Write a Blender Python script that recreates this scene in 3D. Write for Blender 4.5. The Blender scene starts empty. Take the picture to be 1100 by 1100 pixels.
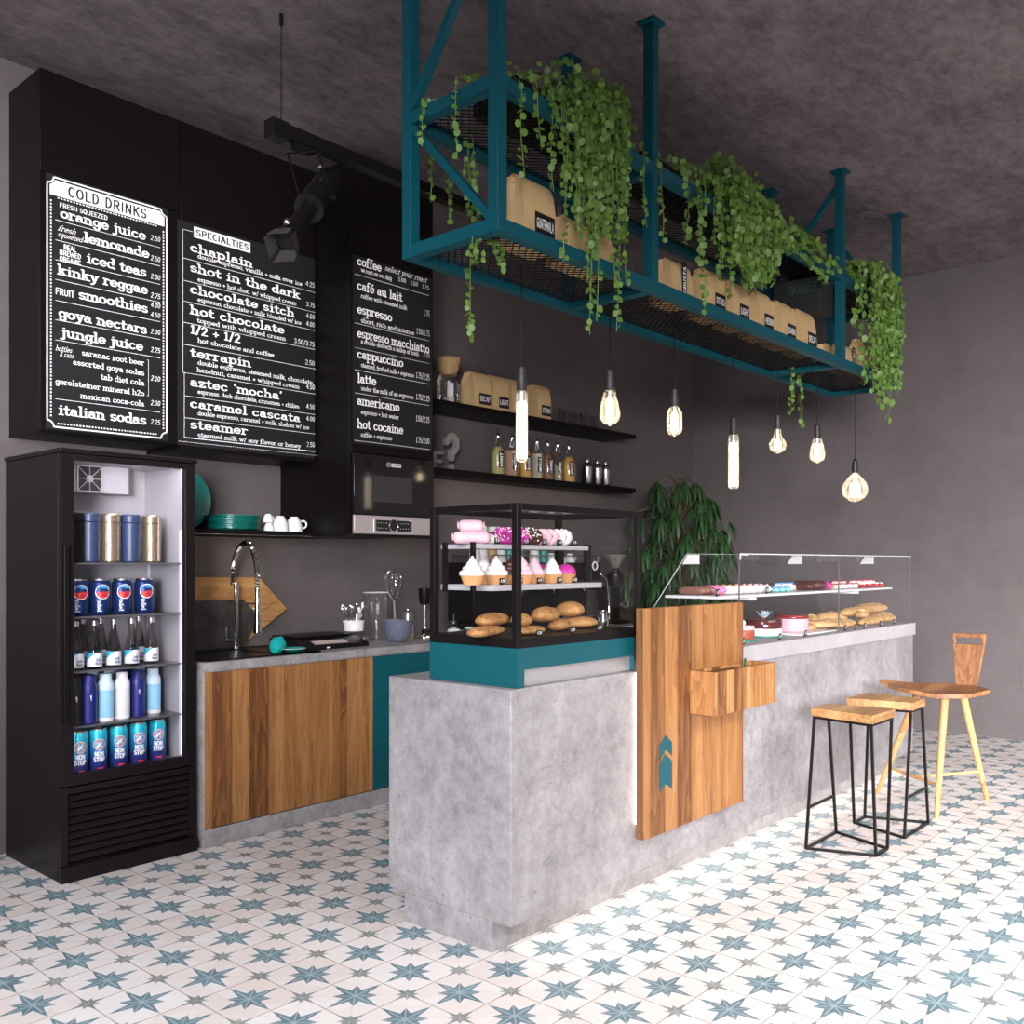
import bpy, math, random
from math import sin, cos, pi, radians, hypot
from mathutils import Vector as V, Matrix as M
R = random.Random(7)
SC = bpy.context.scene
COL = SC.collection
# ------------------------------------------------------------ camera model (level camera, small vertical shift)
FPX, CH, PX, HY = 1011., 1.4, 550., 605.
_n = hypot(889, FPX); UX, UF = 889/_n, FPX/_n
def at(px, py, **k):
    a = (px-PX)/FPX; b = (HY-py)/FPX
    r = (UF+a*UX, UX-a*UF, b)
    (ax, v), = k.items(); i = 'XYZ'.index(ax)
    t = (v-(0, 0, CH)[i])/r[i]
    return V((r[0]*t, r[1]*t, CH+r[2]*t))
def xat(px, y):            # world X of an image column on a plane Y = y
    return at(px, 605, Y=y).x
def zat(px, py, y):
    return at(px, py, Y=y).z
# ------------------------------------------------------------ materials
def newmat(name):
    m = bpy.data.materials.new(name); m.use_nodes = True
    nt = m.node_tree; b = nt.nodes['Principled BSDF']
    return m, nt, b
def setp(b, **k):
    for a, v in k.items():
        a = 'Specular IOR Level' if a == 'Specular_IOR_Level' else a.replace('_', ' ').title() if a not in ('IOR',) else a
        if a == 'Coat': a = 'Coat Weight'
        if a == 'Transmission': a = 'Transmission Weight'
        if isinstance(v, tuple) and len(v) == 3: v = (*v, 1)
        b.inputs[a].default_value = v
def mth(nt, op, a, b=None, c=None, clamp=False):
    n = nt.nodes.new('ShaderNodeMath'); n.operation = op; n.use_clamp = clamp
    for i, x in enumerate((a, b, c)):
        if x is None: continue
        if isinstance(x, (int, float)): n.inputs[i].default_value = x
        else: nt.links.new(x, n.inputs[i])
    return n.outputs[0]
def mixc(nt, f, a, b):
    n = nt.nodes.new('ShaderNodeMix'); n.data_type = 'RGBA'
    for s, x in ((n.inputs[0], f), (n.inputs[6], a), (n.inputs[7], b)):
        if isinstance(x, (int, float)): s.default_value = x
        elif isinstance(x, tuple): s.default_value = (*x, 1) if len(x) == 3 else x
        else: nt.links.new(x, s)
    return n.outputs[2]
def noise(nt, vec, scale, detail=4, rough=.55, dist=0):
    n = nt.nodes.new('ShaderNodeTexNoise'); n.inputs['Scale'].default_value = scale
    n.inputs['Detail'].default_value = detail; n.inputs['Roughness'].default_value = rough
    n.inputs['Distortion'].default_value = dist
    if vec is not None: nt.links.new(vec, n.inputs['Vector'])
    return n.outputs[0]
def coords(nt, scale=(1, 1, 1), loc=(0, 0, 0)):
    t = nt.nodes.new('ShaderNodeTexCoord'); m = nt.nodes.new('ShaderNodeMapping')
    m.inputs['Scale'].default_value = scale; m.inputs['Location'].default_value = loc
    nt.links.new(t.outputs['Object'], m.inputs[0]); return m.outputs[0]
def ramp(nt, f, stops):
    n = nt.nodes.new('ShaderNodeValToRGB'); e = n.color_ramp.elements
    while len(e) < len(stops): e.new(.5)
    for i, (p, c) in enumerate(stops):
        e[i].position = p; e[i].color = (*c, 1)
    nt.links.new(f, n.inputs[0]); return n.outputs[0]
def bump(nt, b, h, strength=.2, dist=.01):
    n = nt.nodes.new('ShaderNodeBump'); n.inputs['Strength'].default_value = strength
    n.inputs['Distance'].default_value = dist; nt.links.new(h, n.inputs['Height'])
    nt.links.new(n.outputs[0], b.inputs['Normal'])
_mc = {}
def mat(name, col, rough=.5, metal=0., var=.06, vs=30, **k):
    """plain procedural material: base colour with a faint noise variation"""
    if name in _mc: return _mc[name]
    m, nt, b = newmat(name)
    setp(b, roughness=rough, metallic=metal, **k)
    f = noise(nt, coords(nt), vs, 3)
    c = mixc(nt, f, tuple(x*(1-var) for x in col), tuple(min(1, x*(1+var)) for x in col))
    nt.links.new(c, b.inputs['Base Color'])
    _mc[name] = m; return m
def emis(name, col, strength):
    if name in _mc: return _mc[name]
    m, nt, b = newmat(name)
    setp(b, base_color=(0.8, 0.8, 0.8)); b.inputs['Emission Color'].default_value = (*col, 1)
    b.inputs['Emission Strength'].default_value = strength
    _mc[name] = m; return m
def glassmat(name, col=(1, 1, 1), rough=0., gl=.55, back=False, milk=0.):
    m = bpy.data.materials.new(name); m.use_nodes = True; nt = m.node_tree
    for n in list(nt.nodes): nt.nodes.remove(n)
    o = nt.nodes.new('ShaderNodeOutputMaterial')
    t = nt.nodes.new('ShaderNodeBsdfTransparent'); t.inputs[0].default_value = (*col, 1)
    g = nt.nodes.new('ShaderNodeBsdfGlossy'); g.inputs['Roughness'].default_value = rough
    g.inputs[0].default_value = (1, 1, 1, 1)
    fr = nt.nodes.new('ShaderNodeFresnel'); fr.inputs[0].default_value = 1.5
    f = mth(nt, 'MULTIPLY_ADD', fr.outputs[0], gl, .001, True)
    ge = nt.nodes.new('ShaderNodeNewGeometry')
    if not back: f = mth(nt, 'MULTIPLY', f, mth(nt, 'SUBTRACT', 1., ge.outputs['Backfacing']))
    mx = nt.nodes.new('ShaderNodeMixShader'); nt.links.new(f, mx.inputs[0])
    nt.links.new(t.outputs[0], mx.inputs[1]); nt.links.new(g.outputs[0], mx.inputs[2])
    out = mx.outputs[0]
    if milk:
        df = nt.nodes.new('ShaderNodeBsdfDiffuse'); df.inputs[0].default_value = (.9, .85, .8, 1); tl = nt.nodes.new('ShaderNodeBsdfTranslucent'); tl.inputs[0].default_value = (.95, .88, .75, 1)
        a_ = nt.nodes.new('ShaderNodeAddShader'); nt.links.new(df.outputs[0], a_.inputs[0]); nt.links.new(tl.outputs[0], a_.inputs[1])
        m2 = nt.nodes.new('ShaderNodeMixShader'); m2.inputs[0].default_value = milk; nt.links.new(out, m2.inputs[1]); nt.links.new(a_.outputs[0], m2.inputs[2]); out = m2.outputs[0]
    nt.links.new(out, o.inputs[0]); return m
def concrete(name, dark, light, scale=1.6, streak=(1, 1, 1), pits=True, rough=.6, bs=.25, fine=.4):
    m, nt, b = newmat(name)
    c = coords(nt, streak)
    a = noise(nt, c, scale, 8, .68, .25); d = noise(nt, c, scale*6, 8, .75, .15); g = noise(nt, coords(nt), 95, 3, .7)
    f = mth(nt, 'MULTIPLY_ADD', d, fine, mth(nt, 'MULTIPLY', a, .92-fine))
    f = mth(nt, 'MULTIPLY_ADD', g, .08, f)
    col = ramp(nt, f, [(.39, dark), (.5, tuple((x+y)/2 for x, y in zip(dark, light))), (.60, light)])
    h = f
    if pits:
        p = noise(nt, coords(nt), 42, 3); q = noise(nt, coords(nt), 2.7, 3)
        s = mth(nt, 'MULTIPLY', mth(nt, 'GREATER_THAN', p, .66), mth(nt, 'GREATER_THAN', q, .52))
        col = mixc(nt, mth(nt, 'MULTIPLY', s, .5), col, tuple(x*.4 for x in dark))
        v = noise(nt, coords(nt, (1, 1, .55)), 5.5, 6, .6, 1.5)      # dark veins
        vv = mth(nt, 'LESS_THAN', mth(nt, 'ABSOLUTE', mth(nt, 'SUBTRACT', v, .5)), .006)
        qq = mth(nt, 'GREATER_THAN', noise(nt, coords(nt), 1.9, 2), .54)
        col = mixc(nt, mth(nt, 'MULTIPLY', mth(nt, 'MULTIPLY', vv, qq), .35), col, tuple(x*.5 for x in dark))
    nt.links.new(col, b.inputs['Base Color']); setp(b, roughness=rough)
    bump(nt, b, h, bs, .01)
    return m
def wood(name, dark, mid, light, axis='Z', across='X', plank=.12, grain=38, offs=0.):
    m, nt, b = newmat(name)
    i = 'XYZ'.index(axis)
    t = nt.nodes.new('ShaderNodeTexCoord')
    s = nt.nodes.new('ShaderNodeSeparateXYZ'); nt.links.new(t.outputs['Object'], s.inputs[0])
    ac = s.outputs['XYZ'.index(across)]
    acp = mth(nt, 'ADD', mth(nt, 'DIVIDE', ac, plank), offs)
    # uneven plank widths
    acp = mth(nt, 'ADD', acp, mth(nt, 'MULTIPLY', mth(nt, 'SINE', mth(nt, 'MULTIPLY', acp, 2.1)), .3))
    idx = mth(nt, 'FLOOR', acp)
    wn = nt.nodes.new('ShaderNodeTexWhiteNoise'); wn.noise_dimensions = '1D'; nt.links.new(idx, wn.inputs['W'])
    sc = [grain]*3; sc[i] = 1.3
    mp = nt.nodes.new('ShaderNodeMapping'); mp.inputs['Scale'].default_value = sc
    nt.links.new(t.outputs['Object'], mp.inputs[0])
    off = nt.nodes.new('ShaderNodeVectorMath'); off.operation = 'ADD'
    nt.links.new(mp.outputs[0], off.inputs[0])
    cb = nt.nodes.new('ShaderNodeCombineXYZ')
    for k in range(3): nt.links.new(mth(nt, 'MULTIPLY', wn.outputs[0], 37.), cb.inputs[k])
    nt.links.new(cb.outputs[0], off.inputs[1])
    g1 = noise(nt, off.outputs[0], 1., 5, .6, .3)
    sc2 = [6.]*3; sc2[i] = .7
    mp2 = nt.nodes.new('ShaderNodeMapping'); mp2.inputs['Scale'].default_value = sc2
    nt.links.new(t.outputs['Object'], mp2.inputs[0])
    off2 = nt.nodes.new('ShaderNodeVectorMath'); off2.operation = 'ADD'
    nt.links.new(mp2.outputs[0], off2.inputs[0]); nt.links.new(cb.outputs[0], off2.inputs[1])
    g2 = noise(nt, off2.outputs[0], 1., 3, .5, 1.4)
    rings = mth(nt, 'FRACT', mth(nt, 'MULTIPLY', g2, 9.))
    f = mth(nt, 'ADD', mth(nt, 'MULTIPLY', g1, .5), mth(nt, 'MULTIPLY', rings, .16))
    f = mth(nt, 'ADD', f, mth(nt, 'MULTIPLY', wn.outputs[0], .34))
    col = ramp(nt, f, [(.28, dark), (.5, mid), (.78, light)])
    seam = mth(nt, 'LESS_THAN', mth(nt, 'FRACT', acp), .012)
    col = mixc(nt, mth(nt, 'MULTIPLY', seam, .55), col, tuple(x*.3 for x in dark))
    nt.links.new(col, b.inputs['Base Color']); setp(b, roughness=.48)
    bump(nt, b, g1, .12, .004)
    return m
def terrazzo(name): return mat(name, (.1, .1, .1))
BLACK = mat('black_laminate', (.0050, .0034, .0040), .42, Specular_IOR_Level=.16)
BLACK2 = mat('charcoal_laminate', (.0088, .0062, .0070), .36, Specular_IOR_Level=.18)
BMET = mat('black_metal', (.007, .0055, .006), .38, .0, Specular_IOR_Level=.2)
SOCK = mat('socket_black', (.03, .026, .027), .45, .2)
BPLA = mat('black_plastic', (.006, .005, .0055), .35, Specular_IOR_Level=.25)
PAPERBLK = mat('label_black', (.006, .005, .006), .6)
STEEL = mat('brushed_steel', (.62, .58, .58), .28, 1.)
CHROME = mat('chrome', (.85, .85, .85), .08, 1., var=.02)
ALU = mat('satin_aluminium', (.52, .50, .52), .38, .6)
WHITE = mat('white_print', (.86, .84, .84), .6, var=.02)
PORC = mat('white_porcelain', (.85, .83, .82), .15, var=.02)
TEAL = mat('teal_lacquer', (.004, .078, .098), .38, Specular_IOR_Level=.35)
TEAL_RACK = mat('teal_powder_coat', (.002, .068, .092), .45, Specular_IOR_Level=.3)
TEALCER = mat('teal_ceramic', (.01, .27, .23), .3, var=.25, vs=60)
GREY = mat('grey_tray', (.42, .40, .42), .5)
WOODM = wood('walnut_planks', (.115, .040, .012), (.285, .120, .036), (.44, .225, .082), 'Z', 'X', .07)
WOODB = wood('walnut_box', (.115, .040, .012), (.305, .128, .038), (.50, .27, .105), 'Z', 'X', .05, offs=.3)
OAKT = wood('oak_seat', (.24, .115, .04), (.44, .24, .095), (.57, .35, .16), 'X', 'Y', .11, 60)
OAKC = wood('bar_chair_walnut', (.16, .06, .02), (.32, .15, .055), (.45, .23, .10), 'X', 'Y', .09, 60)
OAKV = wood('bar_chair_back', (.15, .055, .018), (.28, .125, .045), (.40, .20, .085), 'Z', 'Y', .05, 60)
OAKL = wood('bar_chair_leg', (.38, .19, .07), (.55, .31, .12), (.66, .42, .19), 'Z', 'X', .5, 60)
OAKB = wood('oak_board', (.36, .17, .055), (.50, .265, .095), (.60, .34, .14), 'X', 'Z', .2, 50)
KRAFT = mat('kraft_paper', (.62, .415, .20), .75, var=.08, vs=14)
CONC = concrete('island_concrete', (.175, .162, .166), (.345, .326, .332), 2.6, fine=.45)
CONCK = concrete('worktop_concrete', (.20, .185, .185), (.38, .36, .36), 5)
SLABM = concrete('slab_grey', (.33, .31, .322), (.41, .39, .40), 1.2, pits=False, bs=.05)
CEILM = concrete('ceiling_stucco', (.080, .064, .070), (.215, .178, .188), 1.5, (1, 1.7, 1), False, .85, .9, fine=.52)
WALLM = concrete('wall_plaster', (.094, .076, .076), (.120, .100, .100), .9, (1, 1, 1), False, .75, .1)
GLASS = glassmat('clear_glass', (.985, .99, .99))
GLASSB = glassmat('bulb_glass', (.99, .98, .95), gl=.75, back=True, milk=.05)
GLASSJ = glassmat('jar_glass', (.97, .975, .975), gl=.6, back=True, milk=.01)
GLASSD = glassmat('fridge_glass', (.97, .97, .98), gl=.35)
LEAF = mat('leaf_green', (.105, .195, .030), .5, var=.55, vs=16)
LEAF2 = mat('leaf_dark', (.022, .066, .018), .45, var=.7, vs=5)
STEM = mat('vine_stem', (.16, .27, .06), .6)
# ------------------------------------------------------------ mesh builder
class MB:
    def __init__(s, o=(0, 0, 0)):
        s.v = []; s.f = []; s.o = V(o); s.X = None
    def add(s, vs, fs):
        b = len(s.v)
        for p in vs:
            p = V(p)
            if s.X is not None: p = s.X @ p
            s.v.append(p-s.o)
        s.f += [tuple(b+i for i in f) for f in fs]
        return s
    def box(s, x0, x1, y0, y1, z0, z1):
        vs = [(x, y, z) for x in (x0, x1) for y in (y0, y1) for z in (z0, z1)]
        return s.add(vs, [(0, 1, 3, 2), (4, 6, 7, 5), (0, 4, 5, 1), (2, 3, 7, 6), (0, 2, 6, 4), (1, 5, 7, 3)])
    def bar(s, p, q, w, h=None, up=(0, 0, 1)):
        p = V(p); q = V(q); d = (q-p).normalized(); h = h or w
        u = V(up)
        if abs(d.dot(u)) > .99: u = V((1, 0, 0))
        a = d.cross(u).normalized(); b = a.cross(d).normalized()
        vs = []
        for c in (p, q):
            for sa, sb in ((-1, -1), (1, -1), (1, 1), (-1, 1)): vs.append(c+a*sa*w/2+b*sb*h/2)
        return s.add(vs, [(3, 2, 1, 0), (4, 5, 6, 7), (0, 1, 5, 4), (1, 2, 6, 5), (2, 3, 7, 6), (3, 0, 4, 7)])
    def lathe(s, prof, c=(0, 0, 0), n=24, axis='Z', caps=True):
        c = V(c); vs = []; fs = []
        for r, z in prof:
            for k in range(n):
                a = 2*pi*k/n; p = (r*cos(a), r*sin(a), z)
                if axis == 'Y': p = (p[0], p[2], -p[1])
                if axis == 'X': p = (p[2], p[0], p[1])
                vs.append(c+V(p))
        m = len(prof)
        for j in range(m-1):
            for k in range(n):
                k2 = (k+1) % n
                fs.append((j*n+k, j*n+k2, (j+1)*n+k2, (j+1)*n+k))
        if caps:
            if prof[0][0] > 1e-5: fs.append(tuple(range(n-1, -1, -1)))
            if prof[-1][0] > 1e-5: fs.append(tuple((m-1)*n+k for k in range(n)))
        return s.add(vs, fs)
    def cyl(s, c, r, h, n=20, axis='Z', r2=None):
        return s.lathe([(r, 0), (r if r2 is None else r2, h)], c, n, axis)
    def tube(s, pts, r, n=8, closed=False):
        pts = [V(p) for p in pts]; m = len(pts); vs = []; fs = []
        rr = r if isinstance(r, (list, tuple)) else [r]*m
        a = None
        for i, p in enumerate(pts):
            if closed: d = pts[(i+1) % m]-pts[i-1]
            else: d = pts[min(i+1, m-1)]-pts[max(i-1, 0)]
            if d.length < 1e-9: d = V((0, 0, 1))
            d.normalize()
            if a is None:
                a = d.orthogonal().normalized()
            else:
                a = a-d*a.dot(d)
                a = a.normalized() if a.length > 1e-6 else d.orthogonal().normalized()
            b = d.cross(a)
            for k in range(n):
                t = 2*pi*k/n; vs.append(p+(a*cos(t)+b*sin(t))*rr[i])
        for i in range(m if closed else m-1):
            j = (i+1) % m
            for k in range(n):
                k2 = (k+1) % n; fs.append((i*n+k, i*n+k2, j*n+k2, j*n+k))
        if not closed: fs += [tuple(range(n-1, -1, -1)), tuple((m-1)*n+k for k in range(n))]
        return s.add(vs, fs)
    def prism(s, poly, h0, h1, axis='Y'):
        """polygon of (a,b) extruded along an axis: Y->(a,h,b) X->(h,a,b) Z->(a,b,h)"""
        g = {'Y': lambda a, b, h: (a, h, b), 'X': lambda a, b, h: (h, a, b), 'Z': lambda a, b, h: (a, b, h)}[axis]
        n = len(poly); vs = [g(a, b, h0) for a, b in poly]+[g(a, b, h1) for a, b in poly]
        fs = [tuple(range(n-1, -1, -1)), tuple(range(n, 2*n))]
        fs += [(i, (i+1) % n, n+(i+1) % n, n+i) for i in range(n)]
        return s.add(vs, fs)
    def loft(s, secs, caps=True):
        n = len(secs[0]); vs = [p for q in secs for p in q]; fs = []
        for j in range(len(secs)-1):
            for k in range(n):
                k2 = (k+1) % n; fs.append((j*n+k, j*n+k2, (j+1)*n+k2, (j+1)*n+k))
        if caps: fs += [tuple(range(n-1, -1, -1)), tuple((len(secs)-1)*n+k for k in range(n))]
        return s.add(vs, fs)
    def ball(s, c, r, n=14, m=9, sq=(1, 1, 1), fn=None):
        c = V(c); vs = []; fs = []
        for j in range(m+1):
            t = pi*j/m
            for k in range(n):
                a = 2*pi*k/n; d = V((sin(t)*cos(a), sin(t)*sin(a), -cos(t)))
                q = fn(d) if fn else 1.
                vs.append(c+V((d.x*r*sq[0]*q, d.y*r*sq[1]*q, d.z*r*sq[2]*q)))
        for j in range(m):
            for k in range(n):
                k2 = (k+1) % n; fs.append((j*n+k, j*n+k2, (j+1)*n+k2, (j+1)*n+k))
        return s.add(vs, fs)
    def torus(s, c, r, t, n=20, m=8, axis='Z', sq=1.):
        pts = []
        for k in range(n):
            a = 2*pi*k/n; p = (r*cos(a), r*sin(a)*sq, 0)
            if axis == 'Y': p = (p[0], 0, p[1])
            if axis == 'X': p = (0, p[0], p[1])
            pts.append(V(c)+V(p))
        return s.tube(pts, t, m, True)
    def poly(s, pts):
        return s.add(pts, [tuple(range(len(pts)))])
    def build(s, name, m, parent=None, smooth=True, bevel=0, sharp=35):
        me = bpy.data.meshes.new(name); me.from_pydata([tuple(p) for p in s.v], [], s.f); me.validate(); me.update()
        me.materials.append(m)
        if smooth:
            me.polygons.foreach_set('use_smooth', [True]*len(me.polygons))
            me.set_sharp_from_angle(angle=radians(sharp))
        ob = bpy.data.objects.new(name, me); COL.objects.link(ob)
        if parent is not None: ob.parent = parent
        if bevel:
            b = ob.modifiers.new('bevel', 'BEVEL'); b.width = bevel; b.segments = 2; b.limit_method = 'ANGLE'
            b.harden_normals = False
        return ob
def thing(name, label, cat, loc=(0, 0, 0), group=None, rz=0.):
    o = bpy.data.objects.new(name, None); o.empty_display_size = .05; COL.objects.link(o)
    o.location = loc; o.rotation_euler = (0, 0, rz); return tag(o, label, cat, group)
def tag(o, label, cat, group=None):
    o['label'] = label; o['category'] = cat
    if group: o['group'] = group
    return o
def struct(name, mb, m, **k):
    o = mb.build(name, m, **k); o['kind'] = 'structure'; return o
def dup(root, loc=None, rz=None, label=None, group=None, scale=None):
    r = root.copy(); COL.objects.link(r)
    if loc is not None: r.location = loc
    if rz is not None: r.rotation_euler = (0, 0, rz)
    if scale is not None: r.scale = scale
    if label: r['label'] = label
    if group: r['group'] = group
    def rec(a, b):
        for ch in list(a.children):
            c = ch.copy(); COL.objects.link(c); c.parent = b; rec(ch, c)
    rec(root, r)
    return r
def kids(root): return [c for c in bpy.data.objects if c.parent == root]
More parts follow.
